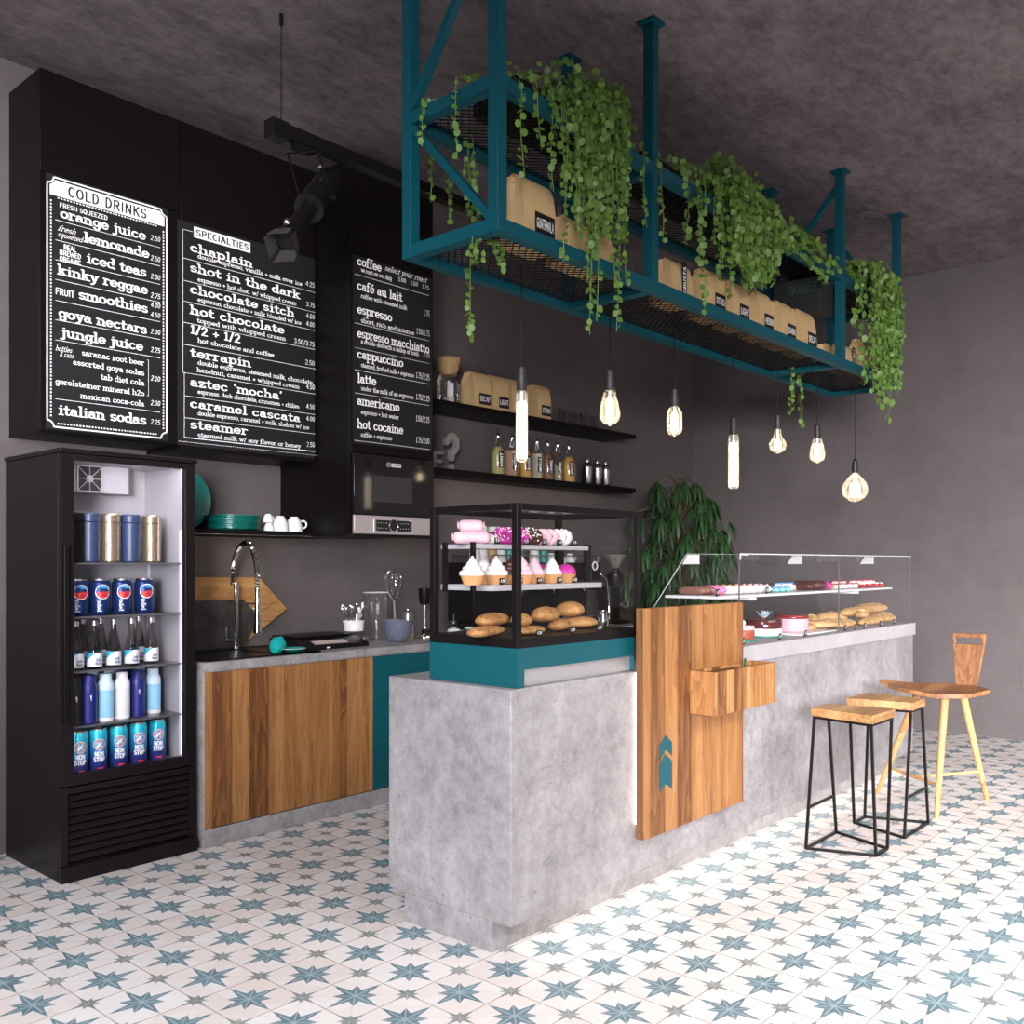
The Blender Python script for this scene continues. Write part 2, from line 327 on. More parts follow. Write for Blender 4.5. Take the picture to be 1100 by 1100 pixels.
# ------------------------------------------------------------ lettering: a slab stroke font
def A(cx, cy, rx, ry, a0, a1, n=0):
    n = n or max(3, int(abs(a1-a0)/30))
    return [(cx+rx*cos(radians(a0+(a1-a0)*i/n)), cy+ry*sin(radians(a0+(a1-a0)*i/n))) for i in range(n+1)]
def Ln(*p): return [(p[i], p[i+1]) for i in range(0, len(p), 2)]
def S(x, y, l=1.15, r=1.15): return [(x-l, y), (x+r, y)]
G = {
 'a': (5, [A(2.1, 1.55, 1.6, 1.45, 0, 360), A(2.2, 3.3, 1.5, 1.6, 0, 160), Ln(3.7, 3.3, 3.7, .3, 4.7, .1)]),
 'b': (5.4, [Ln(.9, 0, .9, 8), S(.9, 8, 1, 0), A(2.9, 2.5, 2., 2.4, 0, 360)]),
 'c': (4.9, [A(2.5, 2.5, 2.05, 2.4, 45, 320)]),
 'd': (5.4, [Ln(4.3, 0, 4.3, 8), S(4.3, 8, 1, 0), S(4.3, 0, 0, 1), A(2.4, 2.5, 2., 2.4, 0, 360)]),
 'e': (5., [A(2.5, 2.5, 2.05, 2.4, 0, 320), Ln(.5, 2.6, 4.5, 2.6)]),
 'f': (3.6, [Ln(1.4, 0, 1.4, 6.6), A(2.8, 6.5, 1.4, 1.4, 50, 180), S(1.5, 4.9, 1.3, 1.5), S(1.4, 0)]),
 'g': (5.3, [A(2.4, 2.7, 1.9, 2.2, 0, 360), Ln(4.3, 4.9, 4.3, -1), A(2.6, -1, 1.7, 1.5, 180, 360), S(4.3, 4.9, 0, 1)]),
 'h': (5.8, [Ln(1, 0, 1, 8), S(1, 8, 1, 0), A(2.8, 3.1, 1.8, 1.8, 0, 180), Ln(4.6, 3.1, 4.6, 0), S(1, 0, 1, 1), S(4.6, 0, 1, 1)]),
 'i': (2.9, [Ln(1.5, 0, 1.5, 5), S(1.5, 5, 1, 0), S(1.5, 0), Ln(1.4, 7, 1.5, 7)]),
 'j': (2.9, [Ln(1.7, 5, 1.7, -1), S(1.7, 5, 1, 0), A(.5, -1, 1.2, 1.4, 220, 360), Ln(1.5, 7, 1.6, 7)]),
 'k': (5.6, [Ln(1, 0, 1, 8), S(1, 8, 1, 0), Ln(1, 2.1, 3.9, 4.9), Ln(2.2, 3.1, 4.4, 0), S(1, 0, 1, .8), S(4.4, 0, .9, 1), S(3.9, 4.9, .9, 1)]),
 'l': (2.9, [Ln(1.5, 0, 1.5, 8), S(1.5, 8, 1, 0), S(1.5, 0)]),
 'm': (8.4, [Ln(1, 0, 1, 5), S(1, 5, 1, 0), A(2.6, 3.3, 1.6, 1.6, 0, 180), Ln(4.2, 3.3, 4.2, 0), A(5.8, 3.3, 1.6, 1.6, 0, 180), Ln(7.4, 3.3, 7.4, 0), S(1, 0, 1, .9), S(4.2, 0, .9, .9), S(7.4, 0, .9, 1)]),
 'n': (5.8, [Ln(1, 0, 1, 5), S(1, 5, 1, 0), A(2.8, 3.2, 1.8, 1.7, 0, 180), Ln(4.6, 3.2, 4.6, 0), S(1, 0, 1, .9), S(4.6, 0, .9, 1)]),
 'o': (5.1, [A(2.55, 2.5, 2.1, 2.4, 0, 360)]),
 'p': (5.5, [Ln(1, -2.8, 1, 5), S(1, 5, 1, 0), A(3, 2.5, 2., 2.4, 0, 360), S(1, -2.8)]),
 'q': (5.5, [Ln(4.4, -2.8, 4.4, 5), A(2.4, 2.5, 2., 2.4, 0, 360), S(4.4, -2.8)]),
 'r': (4.3, [Ln(1.2, 0, 1.2, 5), S(1.2, 5, 1, 0), A(2.8, 3.3, 1.6, 1.6, 40, 180), S(1.2, 0, 1.1, 1.2)]),
 's': (4.4, [A(2.2, 3.65, 1.6, 1.25, 30, 250), A(2.2, 1.3, 1.65, 1.25, -150, 80)]),
 't': (3.7, [Ln(1.5, 7, 1.5, 1.3), A(2.7, 1.3, 1.2, 1.2, 180, 320), S(1.6, 4.9, 1.4, 1.6)]),
 'u': (5.8, [Ln(1, 4.9, 1, 1.8), A(2.7, 1.8, 1.7, 1.7, 180, 360), Ln(4.4, 4.9, 4.4, 0, 5.4, 0), S(1, 4.9, 1, 0), S(4.4, 4.9, 1, 0)]),
 'v': (5.2, [Ln(.8, 5, 2.6, .2, 4.4, 5), S(.8, 5, .8, .9), S(4.4, 5, .9, .8)]),
 'w': (7.6, [Ln(.8, 5, 2.3, .2, 3.8, 4.6, 5.3, .2, 6.8, 5), S(.8, 5, .8, .9), S(6.8, 5, .9, .8)]),
 'x': (5.2, [Ln(.8, 5, 4.4, 0), Ln(4.4, 5, .8, 0), S(.8, 0, .7, .8), S(4.4, 0, .8, .7), S(.8, 5, .7, .8), S(4.4, 5, .8, .7)]),
 'y': (5.2, [Ln(.8, 5, 2.7, .3), Ln(4.5, 5, 2.4, -1.2, 1.2, -2.5, .6, -2.2), S(.8, 5, .8, .9), S(4.5, 5, .9, .7)]),
 'z': (4.7, [Ln(.6, 4.1, .6, 5, 4, 5, .7, 0, 4.2, 0, 4.2, 1)]),
 'A': (6, [Ln(.6, 0, 3, 8, 5.4, 0), Ln(1.5, 2.8, 4.5, 2.8)]),
 'B': (5.6, [Ln(1, 0, 1, 8, 3, 8), A(3, 6.1, 1.6, 1.9, -90, 90), Ln(1, 4.2, 3, 4.2), A(3, 2.1, 1.9, 2.1, -90, 90), Ln(3, 0, 1, 0)]),
 'C': (5.4, [A(3, 4, 2.3, 4, 50, 310)]),
 'D': (5.8, [Ln(2.4, 0, 1, 0, 1, 8, 2.4, 8), A(2.4, 4, 2.6, 4, -90, 90)]),
 'E': (5, [Ln(4.4, 8, 1, 8, 1, 0, 4.4, 0), Ln(1, 4.1, 3.8, 4.1)]),
 'F': (4.8, [Ln(4.4, 8, 1, 8, 1, 0), Ln(1, 4.1, 3.8, 4.1)]),
 'G': (5.8, [A(3, 4, 2.3, 4, 50, 345), Ln(5.2, 2.9, 5.2, 3.7, 3.4, 3.7)]),
 'H': (5.9, [Ln(1, 0, 1, 8), Ln(4.9, 0, 4.9, 8), Ln(1, 4, 4.9, 4)]),
 'I': (2.2, [Ln(1.1, 0, 1.1, 8)]),
 'J': (4.5, [Ln(3.6, 8, 3.6, 2), A(2, 2, 1.6, 2, 180, 360)]),
 'K': (5.6, [Ln(1, 0, 1, 8), Ln(4.8, 8, 1, 3.4), Ln(2.3, 5, 5, 0)]),
 'L': (4.7, [Ln(1, 8, 1, 0, 4.3, 0)]),
 'M': (7, [Ln(1, 0, 1, 8, 3.5, 2, 6, 8, 6, 0)]),
 'N': (6, [Ln(1, 0, 1, 8, 5, 0, 5, 8)]),
 'O': (6, [A(3, 4, 2.4, 4, 0, 360)]),
 'P': (5.4, [Ln(1, 0, 1, 8, 3, 8), A(3, 5.9, 1.8, 2.1, -90, 90), Ln(3, 3.8, 1, 3.8)]),
 'Q': (6, [A(3, 4, 2.4, 4, 0, 360), Ln(3.4, 2, 5.2, -.6)]),
 'R': (5.7, [Ln(1, 0, 1, 8, 3, 8), A(3, 5.9, 1.8, 2.1, -90, 90), Ln(3, 3.8, 1, 3.8), Ln(3, 3.8, 5, 0)]),
 'S': (5.3, [A(2.7, 6, 1.9, 2, 30, 250), A(2.7, 2.1, 1.9, 2.1, -150, 80)]),
 'T': (5.2, [Ln(2.6, 0, 2.6, 8), Ln(.3, 8, 4.9, 8)]),
 'U': (5.9, [Ln(1, 8, 1, 2), A(2.95, 2, 1.95, 2, 180, 360), Ln(4.9, 2, 4.9, 8)]),
 'V': (5.6, [Ln(.5, 8, 2.8, 0, 5.1, 8)]),
 'W': (8, [Ln(.5, 8, 2.2, 0, 4, 7, 5.8, 0, 7.5, 8)]),
 'X': (5.6, [Ln(.6, 0, 5, 8), Ln(.6, 8, 5, 0)]),
 'Y': (5.4, [Ln(.5, 8, 2.7, 4, 4.9, 8), Ln(2.7, 4, 2.7, 0)]),
 'Z': (5.2, [Ln(.6, 8, 4.6, 8, .6, 0, 4.6, 0)]),
 '0': (5.2, [A(2.6, 3.8, 1.9, 3.6, 0, 360)]), '1': (3.6, [Ln(.8, 6.2, 2, 7.4, 2, 0), S(2, 0)]),
 '2': (5, [A(2.5, 5.5, 1.8, 2, -20, 170), Ln(4.1, 4.7, .6, 0, 4.5, 0)]),
 '3': (5, [A(2.3, 5.6, 1.7, 1.8, -90, 150), A(2.3, 1.9, 1.9, 1.9, -150, 90)]),
 '4': (5.2, [Ln(3.6, 0, 3.6, 7.5, .5, 2.2, 4.9, 2.2)]),
 '5': (5, [Ln(4.2, 7.4, 1.2, 7.4, 1, 4.2), A(2.4, 2.3, 1.9, 2.3, -150, 130)]),
 '6': (5, [A(2.4, 2.2, 1.8, 2.1, 0, 360), Ln(.7, 2.6, 1.6, 5.6, 3.6, 7.4)]), '8': (5, [A(2.4, 5.6, 1.5, 1.7, 0, 360), A(2.4, 1.9, 1.8, 1.9, 0, 360)]),
 '9': (5, [A(2.4, 5.2, 1.8, 2.1, 0, 360), Ln(4.1, 4.8, 3.2, 1.8, 1.2, 0)]),
 '7': (4.8, [Ln(.6, 7.4, 4.3, 7.4, 1.8, 0)]),
 '.': (1.9, [Ln(.9, .2, 1, .2)]), ',': (1.9, [Ln(1, .3, .7, -1.3)]), '-': (3.4, [Ln(.5, 2.6, 2.9, 2.6)]),
 '+': (5, [Ln(.6, 3, 4.4, 3), Ln(2.5, 1, 2.5, 5)]), '/': (3.6, [Ln(.4, -.6, 3.2, 8.2)]),
 "'": (1.8, [Ln(1, 8, .8, 6.4)]), '&': (6, [A(2.6, 6.2, 1.3, 1.6, -60, 240), Ln(1.9, 4.9, 5.4, 0), A(2.5, 2, 1.9, 2, 110, 330)]),
 '!': (2, [Ln(1, 8, 1, 3), Ln(1, .2, 1.05, .2)]), '?': (4.6, [A(2.2, 6, 1.8, 1.9, -80, 170), Ln(2.3, 4.1, 2.1, 2.6), Ln(2, .3, 2.1, .3)]),
 ' ': (2.9, []), '$': (5, [A(2.5, 5.4, 1.8, 1.8, 30, 250), A(2.5, 2, 1.8, 1.8, -150, 80), Ln(2.5, -.8, 2.5, 8.2)]),
}
G['\u00e9'] = (5, G['e'][1]+[Ln(2.4, 6.3, 3.4, 7.6)])
def hull(pts):
    pts = sorted(set(pts))
    def half(ps):
        h = []
        for p in ps:
            while len(h) > 1 and (h[-1][0]-h[-2][0])*(p[1]-h[-2][1])-(h[-1][1]-h[-2][1])*(p[0]-h[-2][0]) <= 0: h.pop()
            h.append(p)
        return h[:-1]
    return half(pts)+half(pts[::-1])
def twidth(s, sp=.35): return sum(G[c][0]+sp for c in s)-sp
def text(mb, s, f, width=None, xh=None, cap=None, pen=(1.5, 1.0), sp=.35, anchor='l', slant=0, pn=6):
    """adds lettering; f(u,v,k) maps flat text metres to a point (k: tiny layer offset)"""
    w = twidth(s, sp)
    sy = xh/5. if xh else cap/8.
    sx = width/w if width else sy
    x = {'l': 0, 'c': -w/2, 'r': -w}[anchor]
    pp = [(pen[0]/2*cos(2*pi*i/pn+.5), pen[1]/2*sin(2*pi*i/pn+.5)) for i in range(pn)]
    k = 0
    for ch in s:
        gw, st = G[ch]
        for pl in st:
            for (a, b), (c, d) in zip(pl, pl[1:]):
                h = hull([(round(a+p, 4), round(b+q, 4)) for p, q in pp]+[(round(c+p, 4), round(d+q, 4)) for p, q in pp])
                k += 1
                mb.poly([f((x+u+v*slant)*sx, v*sy, (k % 7)*1.2e-5) for u, v in h])
        x += gw+sp
def onY(x, z, y):           # lettering on a plane facing -Y
    return lambda u, v, k: (x+u, y-k, z+v)
def onYup(x, z, y):         # reads upwards
    return lambda u, v, k: (x-v, y-k, z+u)
def onX(y, z, x):           # lettering on a plane facing -X (reads towards -Y)
    return lambda u, v, k: (x-k, y-u, z+v)
def oncyl(c, r, a0, z, up=False):   # lettering wrapped round a vertical cylinder, centred at angle a0
    if up: return lambda u, v, k: (c[0]+(r+k)*cos(a0-v/r), c[1]+(r+k)*sin(a0-v/r), z+u)
    return lambda u, v, k: (c[0]+(r+k)*cos(a0+u/r), c[1]+(r+k)*sin(a0+u/r), z+v)
def patch(c, r, a0, a1, z0, z1, mb, n=10):   # band patch on a cylinder
    vs = []
    for i in range(n+1):
        a = a0+(a1-a0)*i/n
        vs += [(c[0]+r*cos(a), c[1]+r*sin(a), z0), (c[0]+r*cos(a), c[1]+r*sin(a), z1)]
    mb.add(vs, [(2*i, 2*i+2, 2*i+3, 2*i+1) for i in range(n)])
# ============================================================ THE SETTING
XL, XR, YB, ZC = -3.2, 8.22, 4.83, 3.83
def floor_mat():
    m, nt, b = newmat('star_tiles')
    s = .2385
    t = nt.nodes.new('ShaderNodeTexCoord'); sp = nt.nodes.new('ShaderNodeSeparateXYZ')
    nt.links.new(t.outputs['Object'], sp.inputs[0])
    def cell(o, c):      # signed distance to the nearest cell centre, in tile units
        f = mth(nt, 'FRACT', mth(nt, 'ADD', mth(nt, 'DIVIDE', mth(nt, 'SUBTRACT', o, c), s), 100.5))
        return mth(nt, 'SUBTRACT', f, .5)
    def star(cx, cy, L, LD, r):
        x = mth(nt, 'ABSOLUTE', cell(sp.outputs[0], cx)); y = mth(nt, 'ABSOLUTE', cell(sp.outputs[1], cy))
        mx = mth(nt, 'MAXIMUM', x, y); mn = mth(nt, 'MINIMUM', x, y)
        vx, vy = r*cos(pi/8), r*sin(pi/8)
        # line tip(L,0)->V : inside when vy*(L-m) - (L-vx)*n > 0
        h1 = mth(nt, 'SUBTRACT', mth(nt, 'MULTIPLY', mth(nt, 'SUBTRACT', L, mx), vy), mth(nt, 'MULTIPLY', mn, L-vx))
        d = LD/math.sqrt(2)
        # line V->(d,d) : inside when (d-vy)*(m-vx) - (d-vx)*(n-vy) < 0
        h2 = mth(nt, 'SUBTRACT', mth(nt, 'MULTIPLY', mth(nt, 'SUBTRACT', mn, vy), d-vx), mth(nt, 'MULTIPLY', mth(nt, 'SUBTRACT', mx, vx), d-vy))
        low = mth(nt, 'LESS_THAN', mn, mth(nt, 'MULTIPLY', mx, math.tan(pi/8)))
        i1 = mth(nt, 'MULTIPLY', low, mth(nt, 'GREATER_THAN', h1, 0.))
        i2 = mth(nt, 'MULTIPLY', mth(nt, 'SUBTRACT', 1., low), mth(nt, 'GREATER_THAN', h2, 0.))
        ins = mth(nt, 'ADD', i1, i2)
        # light ridge lines along the spikes
        rd = mth(nt, 'MINIMUM', mn, mth(nt, 'SUBTRACT', mx, mn))
        ridge = mth(nt, 'MULTIPLY', mth(nt, 'LESS_THAN', rd, .011*L/.48), mth(nt, 'LESS_THAN', mx, L*.62))
        return ins, ridge, mx, mn
    CX_, CY_ = 1.7135, 4.062
    ins, ridge, mx, mn = star(CX_, CY_, .485, .31, .175)
    in2, rid2, mx2, mn2 = star(CX_+s/2, CY_+s/2, .27, .17, .088)
    c = t.outputs['Object']
    n1 = noise(nt, c, 9, 5, .6); n2 = noise(nt, c, 70, 3, .6); n3 = noise(nt, c, 2.3, 3)
    # per tile tint
    fx = mth(nt, 'FLOOR', mth(nt, 'ADD', mth(nt, 'DIVIDE', mth(nt, 'SUBTRACT', sp.outputs[0], CX_), s), 100.5))
    fy = mth(nt, 'FLOOR', mth(nt, 'ADD', mth(nt, 'DIVIDE', mth(nt, 'SUBTRACT', sp.outputs[1], CY_), s), 100.5))
    cb = nt.nodes.new('ShaderNodeCombineXYZ'); nt.links.new(fx, cb.inputs[0]); nt.links.new(fy, cb.inputs[1])
    wn = nt.nodes.new('ShaderNodeTexWhiteNoise'); wn.noise_dimensions = '2D'; nt.links.new(cb.outputs[0], wn.inputs['Vector'])
    base = mixc(nt, wn.outputs[0], (.62, .585, .565), (.555, .49, .455))
    base = mixc(nt, mth(nt, 'MULTIPLY', mth(nt, 'GREATER_THAN', n1, .56), .35), base, (.645, .62, .605))
    blue = ramp(nt, n1, [(.35, (.050, .105, .120)), (.65, (.115, .190, .212))])
    blue = mixc(nt, mth(nt, 'MULTIPLY', n2, .5), blue, (.20, .27, .30))
    blue = mixc(nt, mth(nt, 'MULTIPLY', ridge, .6), blue, (.38, .45, .47))
    sm = ramp(nt, n1, [(.35, (.10, .135, .135)), (.65, (.24, .28, .28))])
    sm = mixc(nt, mth(nt, 'MULTIPLY', rid2, .5), sm, (.55, .60, .58))
    col = mixc(nt, ins, base, blue); col = mixc(nt, in2, col, sm)
    # fine brown lines: tile edges, and threads between star tips
    e = mth(nt, 'GREATER_THAN', mx, .491)
    ax = mth(nt, 'MULTIPLY', mth(nt, 'LESS_THAN', mn, .006), mth(nt, 'GREATER_THAN', mx, .40))
    dg = mth(nt, 'MULTIPLY', mth(nt, 'LESS_THAN', mth(nt, 'SUBTRACT', mx, mn), .006), mth(nt, 'GREATER_THAN', mx, .2))
    col = mixc(nt, mth(nt, 'MULTIPLY', dg, .4), col, (.46, .44, .43))
    col = mixc(nt, mth(nt, 'MULTIPLY', ax, .65), col, (.40, .36, .34))
    col = mixc(nt, mth(nt, 'MULTIPLY', e, .75), col, (.22, .16, .13))
    nt.links.new(col, b.inputs['Base Color']); setp(b, roughness=.42)
    bump(nt, b, mth(nt, 'SUBTRACT', n1, mth(nt, 'MULTIPLY', e, .6)), .08, .004)
    return m
struct('floor', MB().box(XL, XR+.1, -4.2, YB+.1, -.1, 0), floor_mat(), smooth=False)
struct('ceiling', MB().box(XL, XR+.1, -4.2, YB+.1, ZC, ZC+.1), CEILM, smooth=False)
struct('wall_back', MB().box(XL, XR+.1, YB, YB+.12, 0, ZC), WALLM, smooth=False)
struct('wall_right', MB().box(XR, XR+.12, -4.2, YB, 0, ZC), WALLM, smooth=False)
# ============================================================ ISLAND COUNTER
o = (2.489, 2.194, 0); XI, YI, XE, YE = 2.489, 2.194, 6.655, 2.841
T = thing('island_counter', 'long concrete-look island counter standing on the star-patterned tile floor', 'counter', o)
MB(o).box(XI, XE, YI, YE, .113, .951).build('counter_body', CONC, T, bevel=.003)
MB(o).box(XI+.002, XE-.05, YI+.09, YE-.09, 0, .113).build('plinth', CONC, T)
MB(o).box(XI+.15, XE-.1, YI+.05, YI+.075, .098, .1125).build('light_strip', emis('led_white', (1., .93, .84), 7.), T)
MB(o).prism([(YI-.012, .912), (YI-.0005, .912), (YI-.0005, .9515), (YE+.01, .9515), (YE+.01, .992), (YI-.012, .992)], 3.50, 6.668, 'X').build('raised_top', SLABM, T)
# wood front panel on the island, lit from behind
o = (3.22, 2.12, .27)
T = thing('plank_screen', 'tall walnut plank panel with teal chevrons fixed to island counter front', 'panel', o)
MB(o).box(3.22, 4.07, 2.12, 2.158, .273, 1.215).build('board', WOODM, T, bevel=.002)
MB(o).box(3.262, 4.03, 2.16, 2.1915, .32, .945).build('light_strip', emis('led_warm_white', (1., .90, .78), 5.), T)
def pxp(px, py, y): p = at(px, py, Y=y); return (p.x, p.z)
mb = MB(o); yy = 2.1175
mb.prism([pxp(708.5, 801, yy), pxp(715.5, 790, yy), pxp(722, 797.5, yy), pxp(722, 811.5, yy), pxp(715.5, 805, yy), pxp(708.5, 816.5, yy)], yy, 2.1205)
mb.prism([pxp(708.5, 822.5, yy), pxp(715.5, 810.5, yy), pxp(722, 817.5, yy), pxp(722, 847, yy), pxp(715.5, 842, yy), pxp(708.5, 851.5, yy)], yy, 2.1205)
mb.build('chevron_emblem', TEAL, T, smooth=False)
# the small box on the panel
o = (3.576, 1.99, .747)
T = thing('wood_box', 'open-topped walnut box hung on the tall plank panel', 'box', o)
x0, x1, y0, y1, z0, z1, t = 3.576, 4.145, 1.994, 2.1185, .747, .934, .012
m = MB(o); m.box(x0, x1, y0, y0+t, z0, z1); m.box(x0, x0+t, y0+t, y1, z0, z1); m.box(x1-t, x1, y0+t, y1, z0, z1)
m.box(x0+t, x1-t, y1-t, y1, z0, z1); m.box(x0+t, x1-t, y0+t, y1-t, z0, z0+t)
m.build('box_body', WOODB, T, bevel=.0015)
o = (3.80, 2.05, .76)
tag(MB((0, 0, 0)).box(3.62, 3.90, 2.02, 2.09, .76, .925).build('card_terminal', BPLA, bevel=.006), 'black device lying inside the open walnut box', 'device')
T = thing('pen', 'dark green pen standing upright in the walnut box', 'pen', (3.99, 2.07, .76))
MB().lathe([(.004, 0), (.006, .02), (.006, .19), (.005, .2)], n=10).build('barrel', mat('pen_green', (.01, .08, .03), .3), T)
MB().box(-.0015, .0015, -.009, -.0055, .14, .197).build('clip', STEEL, T)
# ============================================================ TEAL GLAZED COUNTER CASE
X0, X1, Y0, Y1 = 2.535, 3.335, 2.205, 2.655
o = (X0, Y0, .9525)
T = thing('pastry_case', 'teal and black framed glass pastry case on near end of island', 'display case', o)
m = MB(o); m.box(X0, X0+.04, Y0, Y1, .9525, 1.094); m.box(X1-.06, X1, Y0, Y1, .9525, 1.094); m.prism([(Y0, 1.016), (Y1-.03, 1.016), (Y1-.03, .9525), (Y1, .9525), (Y1, 1.094), (Y0, 1.094)], X0+.04, X1-.06, 'X')
m.build('teal_base', TEAL, T)
MB(o).box(X0+.0405, X1-.0605, Y0+.02, Y1-.035, .9525, 1.0155).build('aluminium_kick', ALU, T)
m = MB(o); w = .026; ZT = 1.616
m.box(X0, X1, Y0, Y1, 1.0945, 1.128)
for xa in (X0, X1-w):
    for ya in (Y0, Y1-w): m.box(xa, xa+w, ya, ya+w, 1.128, ZT)
for ya in (Y0, Y1-w): m.box(X0+w, X1-w, ya, ya+w, ZT-.024, ZT)
for xa in (X0, X1-w): m.box(xa, xa+w, Y0+w, Y1-w, ZT-.024, ZT)
m.build('frame', BMET, T, bevel=.0015)
g = .002
for nm, b in (('front_glass', (X0+w, X1-w, Y0+.01, Y0+.01+g, 1.128, ZT-.024)), ('side_glass', (X0+.01, X0+.01+g, Y0+w, Y1-w, 1.128, ZT-.024)),
              ('side_glass', (X1-.012, X1-.01, Y0+w, Y1-w, 1.128, ZT-.024)), ('top_glass', (X0+w, X1-w, Y0+w, Y1-w, ZT-.01, ZT-.008))):
    MB(o).box(*b).build(nm, GLASS, T, smooth=False)
m = MB(o).box(2.58, 3.27, 2.435, 2.64, 1.455, 1.473); m.build('shelf', GREY, T, bevel=.002)
m = MB(o).box(2.58, 3.27, 2.364, 2.64, 1.296, 1.318); m.build('shelf', GREY, T, bevel=.002)
m = MB(o)
for ya in (2.45, 2.6):
    MB(o).box(2.561, 2.58, ya, ya+.012, 1.29, 1.48).build('shelf_bracket', BMET, T); MB(o).box(3.27, 3.309, ya, ya+.012, 1.29, 1.48).build('shelf_bracket', BMET, T)
MB(o).box(X0+.05, X1-.05, Y0+.012, Y0+.022, ZT-.022, ZT-.012).build('case_fill', emis('case_fill_glow', (1., .95, .88), 3.), T)  # added glowing strip that brightens the pastries
def price(tagtxt, px, y, z, label, group, h=.021, w=.030):
    x = xat(px, y)
    t_ = thing('price_tag', label, 'price tag', (x, y, z), group, rz=-.0)
    cd_ = MB().box(-w/2, w/2, 0, .003, .004, .004+h).box(-w/4, w/4, .003, .012, 0, .006).build('card', PAPERBLK, t_)
    q = MB(); text(q, tagtxt, lambda u, v, k: (u-w*.36, -.0006-k, .004+h*.26+v), cap=h*.52, width=w*.72, pen=(1.5, 1.3)); q.build('lettering', WHITE, cd_, smooth=False)
    return t_
# ---- contents : cupcakes
WRAP = mat('cupcake_wrapper', (.62, .30, .12), .7, vs=80); CREAM = mat('white_cream', (.76, .71, .69), .5)
PINK = mat('pink_icing', (.80, .46, .52), .45); PALEP = mat('pale_pink_icing', (.76, .47, .53), .5); MAG = mat('magenta_icing', (.50, .03, .28), .4); CHOC = mat('chocolate', (.065, .018, .012), .35)
GOLDB = concrete('dough', (.25, .095, .025), (.60, .33, .12), 11, pits=False, rough=.6, bs=.3)
def cupcake(x, y, z, kind, label, s=1.):
    t_ = thing('cupcake', label, 'cupcake', (x, y, z), 'cupcakes on the middle shelf')
    n = 40; secs = []
    for r, h in ((.030, 0), (.036, .015), (.043, .036), (.044, .038)):
        secs.append([(r*s*(1+(.03 if k % 2 else -.03))*cos(2*pi*k/n), r*s*(1+(.03 if k % 2 else -.03))*sin(2*pi*k/n), h*s) for k in range(n)])
    MB().loft(secs).build('wrapper', WRAP, t_)
    q = MB()
    if kind in ('swirl', 'pinkswirl', 'chocswirl'):
        pr = [(.047, .036), (.049, .044), (.045, .052), (.036, .056), (.037, .062), (.033, .069), (.024, .073), (.024, .079), (.019, .086), (.010, .096), (.003, .108), (0, .110)]
    elif kind in ('cone', 'whitecone'): pr = [(.045, .036), (.042, .046), (.032, .06), (.018, .086), (.005, .104), (0, .106)]
    else: pr = [(.045, .036), (.045, .048), (.038, .062), (.024, .073), (.008, .078), (0, .078)]
    secs = []
    for r, h in pr:
        secs.append([(r*s*(1+.05*sin(5*a+h*60))*cos(a), r*s*(1+.05*sin(5*a+h*60))*sin(a), h*s) for a in (2*pi*k/20 for k in range(20))])
    q.loft(secs)
    q.build('icing', {'swirl': CREAM, 'pinkswirl': PALEP, 'chocswirl': CHOC, 'cone': PALEP, 'whitecone': CREAM, 'mag': MAG}[kind], t_, sharp=60)
    return t_
cz = 1.3185
for px, y, kd, lb in ((507.5, 2.43, 'swirl', 'white swirl cupcake at far left of the middle shelf'), (519.5, 2.53, 'swirl', 'white swirl cupcake behind, second along the middle shelf'),
                      (533, 2.43, 'swirl', 'white swirl cupcake standing third along, left of the black post'), (549, 2.45, 'chocswirl', 'chocolate topped cupcake half hidden behind the black post'),
                      (561, 2.42, 'pinkswirl', 'pale pink iced cupcake just right of the black post'), (574, 2.44, 'cone', 'cupcake with tall pink pointed icing right of the post'), (584, 2.55, 'mag', 'magenta iced cupcake in the back row between two pointed ones'),
                      (593, 2.43, 'whitecone', 'cupcake with smooth white cone icing'), (607.5, 2.44, 'mag', 'magenta domed cupcake at right end of the middle shelf')):
    cupcake(xat(px, y), y, cz, kd, lb)
for px, tx in ((540, '4.75'), (559, '4.25'), (580, '4.75'), (601.5, '4.25'), (618, '4.55')):
    price(tx, px, 2.366, cz, 'small black price tag on the cupcake shelf, at %s' % {540: 'its left below the white swirls', 559: 'the pale pink cupcake', 580: 'the pointed pink cupcake', 601.5: 'the white cone cupcake', 618: 'its empty right end'}[px], 'price tags on the cupcake shelf')
# donuts and rolls on the upper shelf
def donut(x, y, z, m_, spr, label, tilt=.9, r=.025, t=.0135, rz=0.):
    t_ = thing('doughnut', label, 'doughnut', (x, y, z+(r+t)*sin(tilt)+t*cos(tilt)*.6), 'doughnuts standing in a row on the upper shelf'); t_.rotation_euler = (tilt, 0, rz)
    MB().torus((0, 0, 0), r, t, 22, 10).build('dough', GOLDB, t_)
    q = MB(); secs = []
    for k in range(22):
        a = 2*pi*k/22; c_ = V((r*cos(a), r*sin(a), .0)); ring = []
        for j in range(9):
            b_ = radians(-25+230*j/8)+.12*sin(3*a); ring.append(c_+V((cos(a), sin(a), 0))*(t*1.12*cos(b_))+V((0, 0, t*1.12*sin(b_))))
        secs.append(ring)
    vs = [p for s_ in secs for p in s_]; fs = []
    for k in range(22):
        for j in range(8): fs.append((k*9+j, ((k+1) % 22)*9+j, ((k+1) % 22)*9+j+1, k*9+j+1))
    q.add(vs, fs); q.build('icing', m_, t_, sharp=60)
    if spr:
        q = MB()
        for i in range(26):
            a = R.uniform(0, 2*pi); b_ = R.uniform(.5, 2.6)
            c_ = V((r*cos(a), r*sin(a), 0))+V((cos(a), sin(a), 0))*(t*1.14*cos(b_))+V((0, 0, t*1.14*sin(b_)))
            q.ball(c_, .0035, 6, 4)
        q.build('sprinkles', WHITE, t_)
uz = 1.4735
